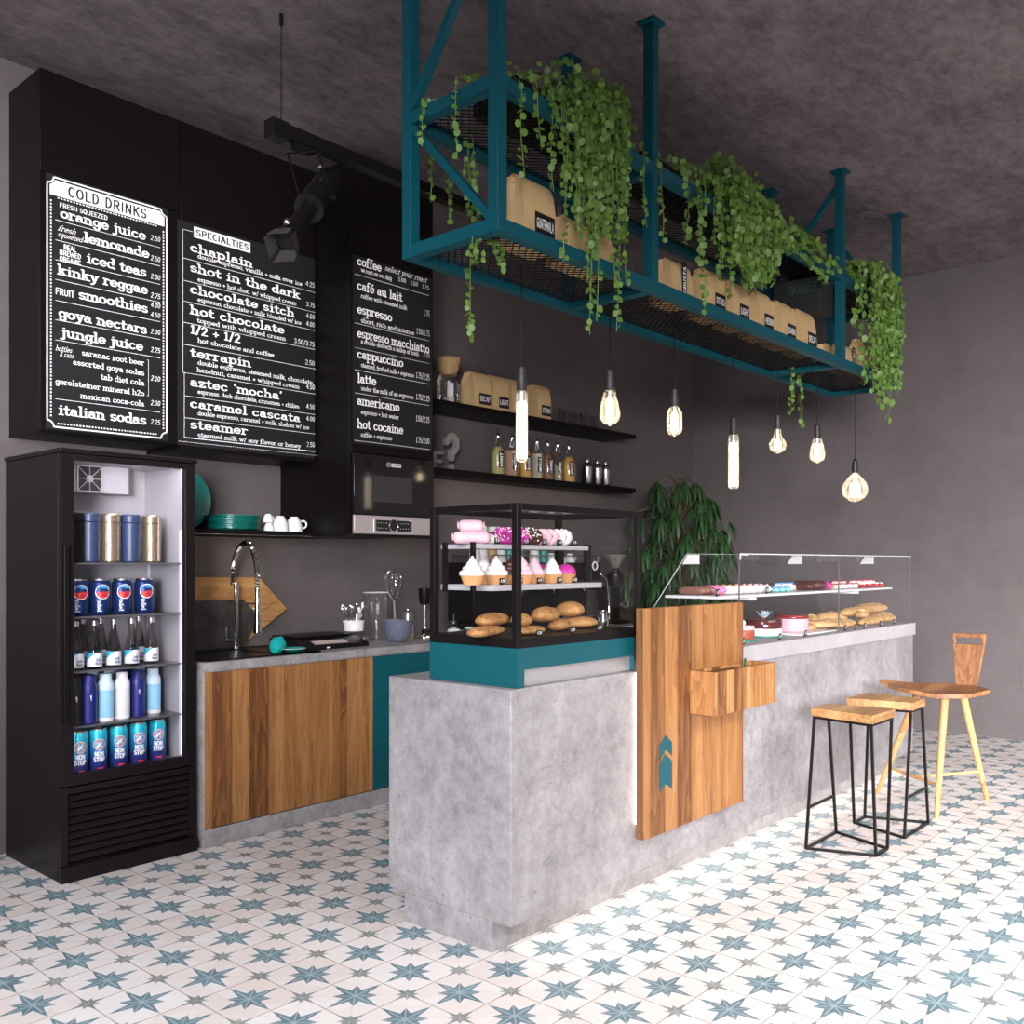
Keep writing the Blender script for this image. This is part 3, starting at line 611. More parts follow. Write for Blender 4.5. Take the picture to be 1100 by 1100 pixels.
for px, y, m_, sp_, lb in ((540, 2.48, MAG, 1, 'magenta iced doughnut with white dots beside the pale rolls'), (547, 2.475, MAG, 1, 'magenta dotted doughnut left of the black post'), (558, 2.47, MAG, 1, 'magenta dotted doughnut seen right behind the black post'),
                           (566, 2.49, CHOC, 1, 'chocolate iced doughnut with white dots nearest the post'), (573, 2.485, CHOC, 1, 'second chocolate doughnut with white dots'), (583, 2.50, PALEP, 0, 'pale pink iced doughnut beside the chocolate ones'),
                           (590.5, 2.49, PALEP, 0, 'second pale pink iced doughnut next to the white ones'), (598, 2.49, CREAM, 1, 'white iced doughnut before the last one'), (605, 2.485, CREAM, 1, 'white iced doughnut at right end of the upper shelf')):
    donut(xat(px, y), y+.0, uz, m_, sp_, lb, .95, rz=-.75)
def roll(px, y, z, r, L, m_, label, ang=.85):
    t_ = thing('cream_roll', label, 'pastry', (xat(px, y), y, z), 'cream rolls on the upper shelf', ang)
    t_.rotation_euler[2] = -.70 if r < .03 else ang
    q = MB(); secs = []
    for i in range(12):
        u = -1+2*i/11; rr = r*(1-abs(u)**6)**.5 if abs(u) < 1 else .001
        secs.append([(u*L/2, rr*1.15*cos(a), r+rr*sin(a)) for a in (2*pi*k/14 for k in range(14))])
    q.loft(secs).build('sponge', m_, t_, sharp=60)
    q = MB(); pts = [(L/2*.93+.003, r*.75*(1-k/22)*cos(k*.5), r+r*.75*(1-k/22)*sin(k*.5)) for k in range(20)]
    q.tube(pts, .0022, 5); q.tube([(-p[0], p[1], p[2]) for p in pts], .0022, 5); q.build('swirl', PINK, t_)
roll(499, 2.50, uz, .024, .09, PALEP, 'pale pink cream roll lying at lower left of the upper shelf')
roll(513, 2.465, uz, .024, .10, PALEP, 'pale pink cream roll lying in front at the shelf corner')
roll(506, 2.485, uz+.044, .024, .10, PALEP, 'pale pink cream roll stacked on top of the other two')
roll(524, 2.47, uz, .018, .08, CREAM, 'white cream roll beside the magenta doughnuts')
roll(528, 2.54, uz+.0, .026, .10, CHOC, 'dark chocolate roll behind the white roll')
for px, tx in ((534.5, '1.3'), (565.5, '1.75'), (585.5, '1.75'), (601.5, '4.10'), (617.5, '1.75')):
    price(tx, px, 2.437, uz, 'small black price tag on the doughnut shelf, at %s' % {534.5: 'the magenta doughnuts', 565.5: 'the chocolate doughnuts', 585.5: 'the pale pink doughnuts', 601.5: 'the white doughnuts', 617.5: 'its empty right end'}[px], 'price tags on the doughnut shelf')
# loaves on the case floor
def bread(name, label, x, y, z, L, W, H, rz=0, mat_=None, seeds=0, cuts=0, cat='bread', group=None, rot=0):
    t_ = thing(name, label, cat, (x, y, z), group, rz)
    q = MB(); secs = []; N = 14
    for i in range(N+1):
        u = -1+2*i/N; f = max(0., 1-abs(u)**2.6)**.5
        bump_ = 1+.05*sin(u*9+L*50)
        secs.append([(u*L/2, W/2*f*bump_*cos(a), max(0, H*.42+H*.58*f*bump_*sin(a) if sin(a) > 0 else H*.42+H*.42*f*sin(a))) for a in (2*pi*k/16 for k in range(16))])
    q.loft(secs).build('crust', mat_ or GOLDB, t_, sharp=70)
    if seeds:
        q = MB()
        for i in range(seeds):
            u = R.uniform(-.85, .85); a = R.uniform(.3, 2.8); f = (1-abs(u)**2.6)**.5
            q.ball((u*L/2, W/2*f*cos(a), H*.42+H*.59*f*sin(a)), .0028, 5, 3, (1.8, 1, .6))
        q.build('seeds', mat('seed_brown', (.16, .07, .025), .6), t_)
    if cuts:
        q = MB()
        for i in range(cuts):
            u = -.7+1.4*(i+.5)/cuts
            f = (1-abs(u)**2.6)**.5
            q.tube([((u+.09*s)*L/2, s*W*.33*f, H*.42+H*.585*f*(1-(s*.6)**2)**.5) for s in (-1, -.5, 0, .5, 1)], [.001, .0035, .005, .0035, .001], 6)
        q.build('scored_cuts', mat('crumb_pale', (.75, .55, .30), .8), t_)
    return t_
BUN = concrete('bun_crust', (.34, .15, .045), (.56, .31, .11), 7, pits=False, rough=.5, bs=.2)
bz = 1.1285
bread('seeded_baguette', 'seeded baguette lying lower left on the case floor', xat(522, 2.38), 2.38, bz, .26, .085, .040, .3, None, 50, group='seeded loaves in the teal case')
bread('seeded_baguette', 'seeded baguette stacked on top at left in the case', xat(529, 2.42), 2.42, bz+.034, .25, .09, .048, .35, None, 60, group='seeded loaves in the teal case')
bread('seeded_loaf', 'seeded loaf right behind the black corner post', xat(560, 2.36), 2.36, bz+.030, .11, .08, .05, .9, None, 30, group='seeded loaves in the teal case')
bread('seeded_loaf', 'flat seeded loaf at the very front right of the post', xat(570, 2.32), 2.32, bz, .17, .08, .033, .2, None, 30, group='seeded loaves in the teal case')
bread('seeded_loaf', 'plump dark seeded loaf lying on top of the pile', xat(586, 2.36), 2.36, bz+.038, .155, .085, .062, .15, None, 50, group='seeded loaves in the teal case')
bread('seeded_loaf', 'pale seeded loaf below the round bun', xat(601, 2.36), 2.36, bz, .15, .09, .048, .5, None, 30, group='seeded loaves in the teal case')
bread('round_bun', 'smooth round bun lying on top at right in the case', xat(612, 2.43), 2.43, bz+.046, .14, .12, .065, .4, BUN, group='round buns in the teal case')
bread('round_bun', 'flat round bun on the case floor at far right', xat(622, 2.40), 2.40, bz, .17, .14, .048, .1, BUN, group='round buns in the teal case')
for px, tx in ((579.5, '1.15'), (615.5, '1.30'), (644.5, '1.55')):
    price(tx, px, 2.232, bz, 'small black price tag on the case floor, at %s' % {579.5: 'the seeded loaves', 615.5: 'the round buns', 644.5: 'the bare right end'}[px], 'price tags on the case floor', h=.019, w=.034)
# ============================================================ LONG GLASS COUNTER CASE
GX = (4.20, 5.42, 6.65); o = (4.2, 2.2, .9925)
T = thing('glass_counter_case', 'long frameless glass display case standing on the raised grey counter top', 'display case', o)
zt = 1.447
for a, b in zip(GX, GX[1:]): MB(o).box(a+.003, b-.003, 2.208, 2.213, .9925, zt).build('front_pane', GLASS, T, smooth=False)
MB(o).box(4.2, 6.65, 2.213, 2.50, zt-.004, zt).build('top_pane', GLASS, T, smooth=False)
MB(o).add([(4.2, 2.502, zt), (6.65, 2.502, zt), (6.65, 2.825, .9925), (4.2, 2.825, .9925), (4.2, 2.506, zt), (6.65, 2.506, zt), (6.65, 2.829, .9925), (4.2, 2.829, .9925)],
          [(0, 1, 2, 3), (7, 6, 5, 4), (0, 4, 5, 1), (1, 5, 6, 2), (2, 6, 7, 3), (3, 7, 4, 0)]).build('sloping_pane', GLASS, T, smooth=False)
ED = mat('glass_edge', (.62, .66, .66), .3)
q = MB(o)
for x in GX: q.box(x-.0015, x+.0015, 2.207, 2.214, .9925, zt)
q.build('pane_edge', mat('glass_edge_dark', (.10, .09, .10), .3), T, smooth=False)
q = MB(o); q.box(4.2, 6.65, 2.2055, 2.2075, zt-.003, zt+.001); q.box(4.2, 6.65, 2.498, 2.506, zt, zt+.0015); q.bar((4.2, 2.504, zt), (4.2, 2.827, .995), .003); q.build('pane_edge', ED, T, smooth=False)
for x in (4.2, 5.42, 6.58):
    MB(o).prism([(2.44, zt-.004), (2.50, zt-.004), (2.53, zt-.052), (2.44, zt-.052)], x, x+.015, 'X').build('clip', mat('clip_white', (.62, .60, .60), .4), T)
MB(o).box(4.2, 4.29, 2.205, 2.2075, zt-.008, zt+.001).box(4.2, 4.207, 2.205, 2.2075, zt-.03, zt-.008).build('hinge', mat('clip_white', (.62, .60, .60), .4), T)
MB(o).box(4.16, 6.56, 2.30, 2.61, 1.222, 1.236).build('shelf', mat('shelf_white', (.62, .61, .62), .35), T, bevel=.002)
for x in (4.5, 5.9): MB(o).box(x, x+.05, 2.295, 2.61, 1.207, 1.2215).build('shelf_bracket', mat('shelf_white', (.62, .61, .62), .35), T)
sz = 1.2365
def treat(name, label, cat, px, y, z, L, W, H, m_, group, m2=None, topn='topping', rz=0., n=1):
    t_ = thing(name, label, cat, (xat(px, y), y, z), group, rz)
    q = MB(); secs = []
    for i in range(9):
        u = -1+2*i/8; f = (1-abs(u)**4)**.5 if abs(u) < 1 else .05
        secs.append([(W/2*f*cos(a), u*L/2, H*.5+H*.5*f*sin(a)) for a in (2*pi*k/12 for k in range(12))])
    q.loft(secs).build('cake', m_, t_, sharp=60)
    if m2:
        q = MB()
        for i in range(4): q.ball((R.uniform(-.2, .2)*W, (-.33+.22*i)*L, H*.97), W*.14, 7, 5)
        q.build(topn, m2, t_)
def row(pxs, y, name, cat, lbl, L, W, H, m_, group, m2=None):
    for i, px in enumerate(pxs): treat(name, lbl % i if '%' in lbl else lbl, cat, px, y, sz, L, W, H, m_, group, m2)
ORD = ['first', 'second', 'third', 'fourth', 'fifth', 'sixth', 'seventh', 'eighth', 'ninth', 'tenth', 'eleventh', 'twelfth']
def rowl(pxs, y, name, cat, what, L, W, H, m_, group, m2=None, z=None):
    for i, px in enumerate(pxs): treat(name, '%s, %s from the left in its row' % (what, ORD[i]), cat, px, y, sz if z is None else z, L, W, H, m_, group, m2)
MILKC = mat('milk_chocolate', (.20, .09, .07), .4); TURQ = mat('turquoise_icing', (.25, .58, .60), .45); BLUEI = mat('blue_icing', (.12, .30, .62), .45); REDI = mat('red_berry', (.45, .02, .03), .3)
rowl((743, 748.5, 754, 759.5), 2.50, 'eclair', 'pastry', 'chocolate eclair on the upper glass-case shelf', .17, .036, .044, MILKC, 'chocolate eclairs')
rowl((765, 771), 2.46, 'eclair', 'pastry', 'hot pink eclair beside the chocolate ones', .17, .05, .048, mat('hot_pink_icing', (.80, .18, .38), .4), 'pink eclairs')
rowl((779, 786.5, 794), 2.41, 'iced_cake', 'cake', 'cream iced finger cake with brown dots', .15, .055, .046, CREAM, 'cream iced fingers', mat('caramel_dot', (.45, .22, .10), .5))
rowl((802, 809, 815.5), 2.41, 'iced_cake', 'cake', 'white iced finger cake with pink dots', .15, .055, .045, CREAM, 'white iced fingers', PINK)
rowl((833, 839, 845), 2.39, 'macaron', 'macaron', 'blue or turquoise macaron, front row', .05, .05, .025, TURQ, 'front macarons', BLUEI)
rowl((836, 842, 848, 853.5), 2.46, 'macaron', 'macaron', 'cream and blue macaron, back row', .05, .05, .045, CREAM, 'back macarons', BLUEI)
rowl((860.5,), 2.42, 'cake_slice', 'cake', 'dark chocolate cake wedge', .16, .05, .05, CHOC, 'dark wedge', None)
treat('cake_slice', 'dark chocolate slice with magenta filling', 'cake', 866.5, 2.42, sz, .20, .07, .060, CHOC, 'chocolate slices')
treat('cake_slice', 'second dark chocolate slice beside magenta one', 'cake', 872, 2.42, sz, .20, .07, .060, CHOC, 'chocolate slices')
treat('cake_slice', 'magenta iced slice right of the dark chocolate slices', 'cake', 878, 2.41, sz, .19, .06, .055, MAG, 'chocolate slices')
treat('cake_slice', 'golden slice right of the magenta slice', 'cake', 882, 2.41, sz, .18, .05, .04, GOLDB, 'chocolate slices')
rowl((889, 894.5, 900, 905.5, 911, 916.5), 2.40, 'mini_cake', 'cake', 'small white cake with dark red top', .07, .055, .030, CREAM, 'small white and red cakes', REDI)
rowl((898, 904, 917, 923, 929, 935), 2.46, 'cream_cake', 'cake', 'small white cream topped cake, back row', .07, .05, .046, CREAM, 'back cream cakes', REDI)
rowl((924, 931, 938, 944), 2.40, 'berry_tart', 'tart', 'small dark red tart at right end of shelf', .07, .055, .026, REDI, 'berry tarts', CREAM)
price('4.75', 771.5, 2.302, sz, 'black price tag below the hot pink eclairs', 'price tags in the glass case', .032, .032)
price('4.25', 824.5, 2.302, sz, 'black price tag beside the macarons', 'price tags in the glass case', .032, .032)
cz0 = .9925
def cake(label, px, y, r, parts, disc=None, z=cz0):
    t_ = thing('layer_cake', label, 'cake', (xat(px, y), y, z), 'whole cakes in the glass case')
    MB().lathe([(r*1.12, 0), (r*1.2, .005), (r*1.2, .009), (r*1.1, .009)], n=32).build('cake_plate', TEALCER, t_)
    for nm, z0_, z1_, m_ in parts:
        MB().lathe([(r*.97, z0_), (r, z0_+.004), (r, z1_-.006), (r*.96, z1_), (0, z1_)], n=36).build(nm, m_, t_)
    return t_
DKR = mat('dark_red_glaze', (.20, .008, .012), .15)
t_ = cake('round chocolate and white layer cake with pastel paper flower on top', 820.5, 2.40, .098, (('cream_layer', .0095, .048, CREAM), ('chocolate_layer', .0485, .098, mat('choc_glaze', (.075, .012, .012), .12))))
q = MB()
for i in range(9):
    a = 2*pi*i/9; L_ = .05; c_, s_ = cos(a), sin(a)
    q.add([(0, 0, .1), (.022*c_-.014*s_, .022*s_+.014*c_, .118), (L_*c_, L_*s_, .145), (.022*c_+.014*s_, .022*s_-.014*c_, .118)], [(0, 1, 2), (0, 2, 3)])
q.build('paper_flower', mat('flower_turquoise', (.38, .60, .62), .6), t_, smooth=False)
MB().lathe([(0, .1), (.018, .11), (.021, .125), (.012, .14), (0, .142)], n=9).build('flower_heart', PINK, t_)
t_ = cake('round pink layer cake with dark red glazed top', 850.5, 2.42, .095, (('pink_sponge', .0095, .084, mat('pale_rose', (.60, .36, .44), .5)), ('glaze', .0845, .104, DKR)))
t_ = cake('small terracotta cake with pink and white cream, half behind the wood panel', 797.5, 2.36, .062, (('sponge', .0095, .058, mat('terracotta_sponge', (.33, .07, .03), .5)), ('pink_cream', .0585, .08, PINK)))
MB().ball((.0, 0, .092), .017, 12, 8).build('cream_dollop', CREAM, t_)
tray = MB((0, 0, 0)).box(5.02, 5.52, 2.26, 2.44, cz0, cz0+.010); tag(tray.build('serving_tray', mat('pale_tray', (.60, .62, .63), .25), bevel=.003), 'flat pale grey serving tray beside the pink cake', 'tray')
CRU = concrete('pale_crust', (.40, .19, .06), (.70, .46, .22), 7, pits=False, rough=.6, bs=.3)
for a in ((864, 2.42, .0, .22, .09, .055, 1.0, 'small pale bread roll beside the pink cake', 2), (872, 2.55, 0, .24, .10, .075, .4, 'pale loaf standing behind the small rolls', 2), (880, 2.38, .0105, .26, .10, .05, -.5, 'pale pointed roll crossing the tray edge', 2),
          (893, 2.55, .0, .30, .11, .085, -.3, 'rounded loaf left of the long baguettes', 3), (897, 2.42, .0, .24, .10, .055, -.8, 'dark scored roll leaning down between trays', 2),
          (906, 2.36, .0, .40, .09, .048, .05, 'low baguette at front, first from the pane joint', 4), (917, 2.47, .046, .34, .11, .062, -.15, 'crossed baguette lying on the front ones', 4), (925, 2.40, .040, .17, .09, .055, .3, 'short round roll on top of the low baguettes', 2),
          (934, 2.50, .052, .62, .12, .070, .0, 'long thick baguette topmost of the pile at right', 5), (933, 2.34, .0, .34, .085, .045, .0, 'low baguette at front centre right', 3), (949, 2.37, .0, .40, .09, .052, .0, 'low baguette at far right end of the case', 3), (940, 2.55, .0, .60, .11, .055, .0, 'long baguette underneath at the back', 4)):
    px, y, dz, L_, W_, H_, rz, lb, cu = a
    bread('baguette', lb, xat(px, y), y, cz0+dz, L_, W_, H_, rz, CRU, 0, cu, group='breads in the long glass case')
for px, tx, lb in ((799, '4.75', 'front of the terracotta cake'), (838.5, '4.75', 'the chocolate layer cake'), (866, '4.25', 'the pink layer cake'), (908.5, '1.5', 'the pane joint'), (919.5, '1.5', 'the first low baguette'), (929.5, '1.8', 'the second low baguette'), (946.5, '1.2', 'the third low baguette'), (960.5, '1.9', 'the far right end')):
    price(tx, px, 2.235, cz0, 'black price tag at foot of the glass case by %s' % lb, 'price tags along the counter', .030, .034)
# ============================================================ BAR STOOLS
def stool(loc, rz, label):
    T = thing('bar_stool', label, 'stool', loc, 'square topped bar stools', rz)
    # local frame: base wide (0.37) at +y, narrow at -y ; top the other way round
    base = [(-.185, .15), (.185, .15), (.075, -.15), (-.075, -.15)]; top = [(-.085, .15), (.085, .15), (.135, -.15), (-.135, -.15)]
    zt_ = .635; w = .0125
    for (bx, by), (tx, ty) in zip(base, top):
        MB().bar((bx, by, w/2), (tx, ty, zt_), w).build('leg', BMET, T)
    for i in range(4):
        j = (i+1) % 4
        MB().bar((*base[i], w/2), (*base[j], w/2), w).build('base_rail', BMET, T)
        MB().bar((*top[i], zt_), (*top[j], zt_), w).build('top_rail', BMET, T)
    f = .27
    def lp(i, z): u = z/zt_; return (base[i][0]*(1-u)+top[i][0]*u, base[i][1]*(1-u)+top[i][1]*u, z)
    MB().bar(lp(0, .2), lp(1, .2), .011).build('foot_rail', BMET, T)
    MB().prism([(-.098, .163), (.098, .163), (.149, -.163), (-.149, -.163)], zt_+.0065, .682, 'Z').build('seat', OAKT, T, bevel=.003)
stool((4.59, 1.81, 0), 0, 'black wire bar stool with oak seat, nearest the camera')
stool((5.09, 1.81, 0), pi, 'black wire bar stool with oak seat standing between its twin and the wooden bar chair')
# wooden three legged chair
C0 = V((5.62, 1.70, 0))
T = thing('bar_chair', 'three-legged walnut bar chair with low back and a slotted handle', 'chair', C0)
MBc = lambda: MB(C0)
out = []
for x, y, z in ((5.26, 1.62, .700), (5.35, 1.475, .705), (5.46, 1.40, .725), (5.60, 1.45, .712), (5.80, 1.56, .700), (5.83, 1.66, .700), (5.76, 1.76, .700), (5.60, 1.87, .712), (5.44, 1.98, .735), (5.33, 1.85, .715)):
    out.append((x, y, z))
cx_, cy_ = 5.54, 1.67
q = MBc(); secs = []
n_ = len(out); inner = []
for x, y, z in out: inner.append((cx_+(x-cx_)*.5, cy_+(y-cy_)*.5, .692))
vs = out+inner+[(cx_, cy_, .688)]+[(x, y, z-.022) for x, y, z in out]+[(x, y, z-.032) for x, y, z in inner]+[(cx_, cy_, .656)]
fs = []; K = 2*n_+1
for i in range(n_):
    j = (i+1) % n_
    fs += [(i, j, n_+j, n_+i), (n_+i, n_+j, 2*n_), (K+j, K+i, K+n_+i, K+n_+j), (K+n_+j, K+n_+i, K+2*n_), (i, K+i, K+j, j)]
s_ = q.add(vs, fs).build('seat', OAKC, T, bevel=0, sharp=60)
# backrest : tapered plate facing the counter end, with a slot at the top
def bk(y, z): return (5.80+(z-.70)*.20, y, z)
yc = 1.615; q = MBc()
def quadpl(a, b, c, d, th=.018):
    P = [bk(*a), bk(*b), bk(*c), bk(*d)]; P2 = [(x+th, y, z) for x, y, z in P]
    q.add(P+P2, [(0, 1, 2, 3), (7, 6, 5, 4), (0, 4, 5, 1), (1, 5, 6, 2), (2, 6, 7, 3), (3, 7, 4, 0)])
hw = lambda z: .058+(z-.70)*.12
zb = (.695, .93, .968, .992)
quadpl((yc-hw(zb[0]), zb[0]), (yc+hw(zb[0]), zb[0]), (yc+hw(zb[1]), zb[1]), (yc-hw(zb[1]), zb[1]))
for s in (-1, 1): quadpl((yc+s*hw(zb[1]), zb[1]), (yc+s*(hw(zb[1])-.018), zb[1]), (yc+s*(hw(zb[2])-.018), zb[2]), (yc+s*hw(zb[2]), zb[2]))
quadpl((yc-hw(zb[2]), zb[2]), (yc+hw(zb[2]), zb[2]), (yc+hw(zb[3])-.006, zb[3]), (yc-hw(zb[3])+.006, zb[3]))
q.build('backrest', OAKV, T, bevel=.002)
feet = [at(1006, 879, Z=0), at(1060, 859, Z=0), at(942, 852, Z=0)]
tops = [at(1012, 750, Z=.67), at(1033, 751, Z=.672), at(976, 746, Z=.675)]
tops[0] = V((5.46, 1.63, .665)); tops[1] = V((5.70, 1.61, .672)); tops[2] = V((5.56, 1.80, .672))
for f_, t_ in zip(feet, tops):
    MBc().tube([f_, f_+(t_-f_)*.5, t_+V((0, 0, .008))], [.013, .018, .021], 12).build('leg', OAKL, T)
def lerp(a, b, t): return a+(b-a)*t
a_ = lerp(feet[0], tops[0], .27); b_ = lerp(feet[2], tops[2], .27); c_ = lerp(feet[1], tops[1], .27)
MBc().tube([a_, lerp(a_, b_, .5), b_], [.008, .011, .008], 8).build('stretcher', OAKL, T)
MBc().tube([lerp(a_, b_, .42), c_], [.009, .008], 8).build('stretcher', OAKL, T)
# ============================================================ DRINKS FRIDGE
FX0, FX1, FY, FYB, FZ = 1.784, 2.425, 4.19, 4.80, 1.905
o = (FX0, FY, 0)
T = thing('drinks_fridge', 'tall black drinks fridge with glass door on the floor left of the kitchen counter', 'fridge', o)
xi0, xi1, zi0, zi1, yb = 1.815, 2.392, .445, 1.875, 4.62
m = MB(o)
m.box(FX0, xi0, FY+.035, FYB, .0, FZ-.02); m.box(xi1, FX1, FY+.035, FYB, .0, FZ-.02); m.box(xi0, xi1, FY+.035, FYB, zi1, FZ-.02)
m.box(xi0, xi1, yb, FYB, .4, zi1); m.box(xi0, xi1, FY+.06, FYB, .06, .425); m.box(xi0, xi1, FY+.02, FYB, 0, .07)
m.build('cabinet', BLACK2, T, bevel=.002)
m = MB(o).box(FX0-.006, FX1+.012, FY-.004, FYB, FZ-.0195, FZ); m.build('lid', BLACK2, T, bevel=.003)
m = MB(o); m.box(FX0, FX0+.03, FY, FY+.034, .07, .412); m.box(FX1-.03, FX1, FY, FY+.034, .07, .412); m.box(FX0+.03, FX1-.03, FY, FY+.034, .385, .412)
m.box(FX0-.003, FX1+.006, FY-.012, FY+.02, 0, .068)
for i in range(9):
    z = .085+i*.0335
    m.add([(FX0+.03, FY+.004, z), (FX1-.03, FY+.004, z), (FX1-.03, FY+.022, z+.026), (FX0+.03, FY+.022, z+.026), (FX0+.03, FY+.03, z), (FX1-.03, FY+.03, z), (FX1-.03, FY+.03, z+.026), (FX0+.03, FY+.03, z+.026)],
          [(0, 1, 2, 3), (0, 4, 5, 1), (3, 2, 6, 7)])
m.box(FX0+.03, FX1-.03, FY+.0305, FY+.045, .07, .385)
m.build('vent_grille', BLACK2, T)
m = MB(o); dz0, dz1 = .418, 1.883; dl, dr, db, dt = 1.842, 2.375, .468, 1.855
m.box(FX0, dl, FY, FY+.033, dz0, dz1); m.box(dr, FX1, FY, FY+.033, dz0, dz1); m.box(dl, dr, FY, FY+.033, dz0, db); m.box(dl, dr, FY, FY+.033, dt, dz1)
dr_ = m.build('door', BLACK2, T, bevel=.002)
def sub(mb, name, m_, par, **k):       # sub-part: parts sit at the thing's origin, so local frames agree
    return mb.build(name, m_, par, **k)
sub(MB(o).box(dl, dr, FY+.014, FY+.018, db, dt), 'glass_pane', GLASSD, dr_, smooth=False)
sub(MB(o).box(FX0+.006, FX0+.028, FY-.022, FY-.0005, .70, 1.48), 'door_handle', BLACK, dr_, bevel=.003)
LIN = mat('fridge_liner', (.42, .395, .42), .5, var=.04)
m = MB(o); e = .0015
m.box(xi0, xi0+.004, FY+.036, yb, zi0, zi1-.002); m.box(xi1-.004, xi1, FY+.036, yb, zi0, zi1-.002); m.box(xi0+.004, xi1-.004, yb-.004, yb, zi0, zi1-.002)
m.box(xi0, xi1, FY+.036, yb, .4255, zi0); m.box(xi0+.004, xi1-.004, FY+.036, yb-.004, zi1-.006, zi1-.002)
m.build('liner', LIN, T, smooth=False)
m = MB(o).box(xi0+.0045, xi1-.16, 4.47, yb-.0045, 1.735, zi1-.0065); m.build('fan_housing', LIN, T, bevel=.004)
fx0, fx1 = xat(82, 4.468), xat(109.5, 4.468); fz0, fz1 = zat(95, 528.5, 4.468), zat(95, 500, 4.468)
q = MB(o); q.box(fx0, fx1, 4.465, 4.4695, fz0, fz1); q.build('fan_recess', mat('fan_dark', (.03, .022, .02), .7), T)
q = MB(o); fc = ((fx0+fx1)/2, 4.462, (fz0+fz1)/2); fr_ = (fx1-fx0)/2
q.lathe([(.016, -.003), (.018, 0), (.016, .003)], fc, 20, 'Y')
for k in range(8):
    a = pi*k/4; rr = fr_*(1.38 if k % 2 else .98)
    q.bar((fc[0]+.012*cos(a), fc[1], fc[2]+.012*sin(a)), (fc[0]+rr*cos(a), fc[1], fc[2]+rr*sin(a)), .0032, .004, (0, 1, 0))
for a, b, c, d in ((fx0, fx0+.007, fz0, fz1), (fx1-.007, fx1, fz0, fz1), (fx0, fx1, fz0, fz0+.006), (fx0, fx1, fz1-.006, fz1)): q.box(a, b, 4.459, 4.4645, c, d)
q.build('fan_guard', LIN, T)
SZ = (1.402, 1.160, .915, .668)
for z in SZ: MB(o).box(xi0+.005, xi1-.005, FY+.05, yb-.006, z-.008, z).build('shelf', mat('fridge_shelf', (.10, .095, .10), .3), T)
for y_ in (4.245, 4.56):
    q = MB(o).box(xi1-.012, xi1-.0045, y_, y_+.018, zi0+.02, 1.56); q.build('shelf_rail', mat('rail_white', (.72, .70, .74), .4), T)
MB(o).box(xi0+.02, xi1-.02, FY+.04, FY+.052, zi1-.016, zi1-.0075).build('lamp', emis('fridge_lamp', (.95, .94, 1.), 24.), T)
MB(o).box(xi0+.0045, xi0+.008, FY+.037, FY+.043, .47, 1.82).build('lamp', emis('fridge_lamp3', (.95, .94, 1.), 8.), T)
MB(o).box(xi1-.008, xi1-.0045, FY+.037, FY+.043, .47, 1.82).build('lamp', emis('fridge_lamp2', (.92, .93, 1.), 8.), T)
# ---- tumblers, cans and bottles in the fridge
NAVY = mat('tumbler_blue', (.030, .050, .120), .4); CHAM = mat('champagne_metal', (.62, .47, .33), .25, .85)
def tumbler(px, col, label, y=4.32):
    t_ = thing('tumbler', label, 'tumbler', (xat(px, y), y, SZ[0]), 'tumblers on the top fridge shelf')
    MB().lathe([(.036, 0), (.043, .008), (.044, .185), (.042, .187)], n=28).build('body', col, t_)
    MB().lathe([(.042, .188), (.045, .191), (.045, .222), (.040, .228), (0, .228)], n=28).build('lid', col, t_)
tumbler(80, BLACK2, 'black tumbler half hidden at far left of the top fridge shelf')
tumbler(96.5, NAVY, 'blue tumbler on the left of the top fridge shelf')
tumbler(118.5, CHAM, 'champagne metal tumbler standing between the two blue ones')
tumbler(140.5, NAVY, 'blue tumbler between the two champagne ones')
tumbler(162.5, CHAM, 'champagne metal tumbler, rightmost on the top fridge shelf')
CANB = mat('can_blue', (.010, .032, .135), .28, .4); RED = mat('can_red', (.70, .02, .02), .4); CWH = mat('can_white', (.85, .85, .88), .4); LBL = mat('logo_light_blue', (.05, .30, .62), .4)
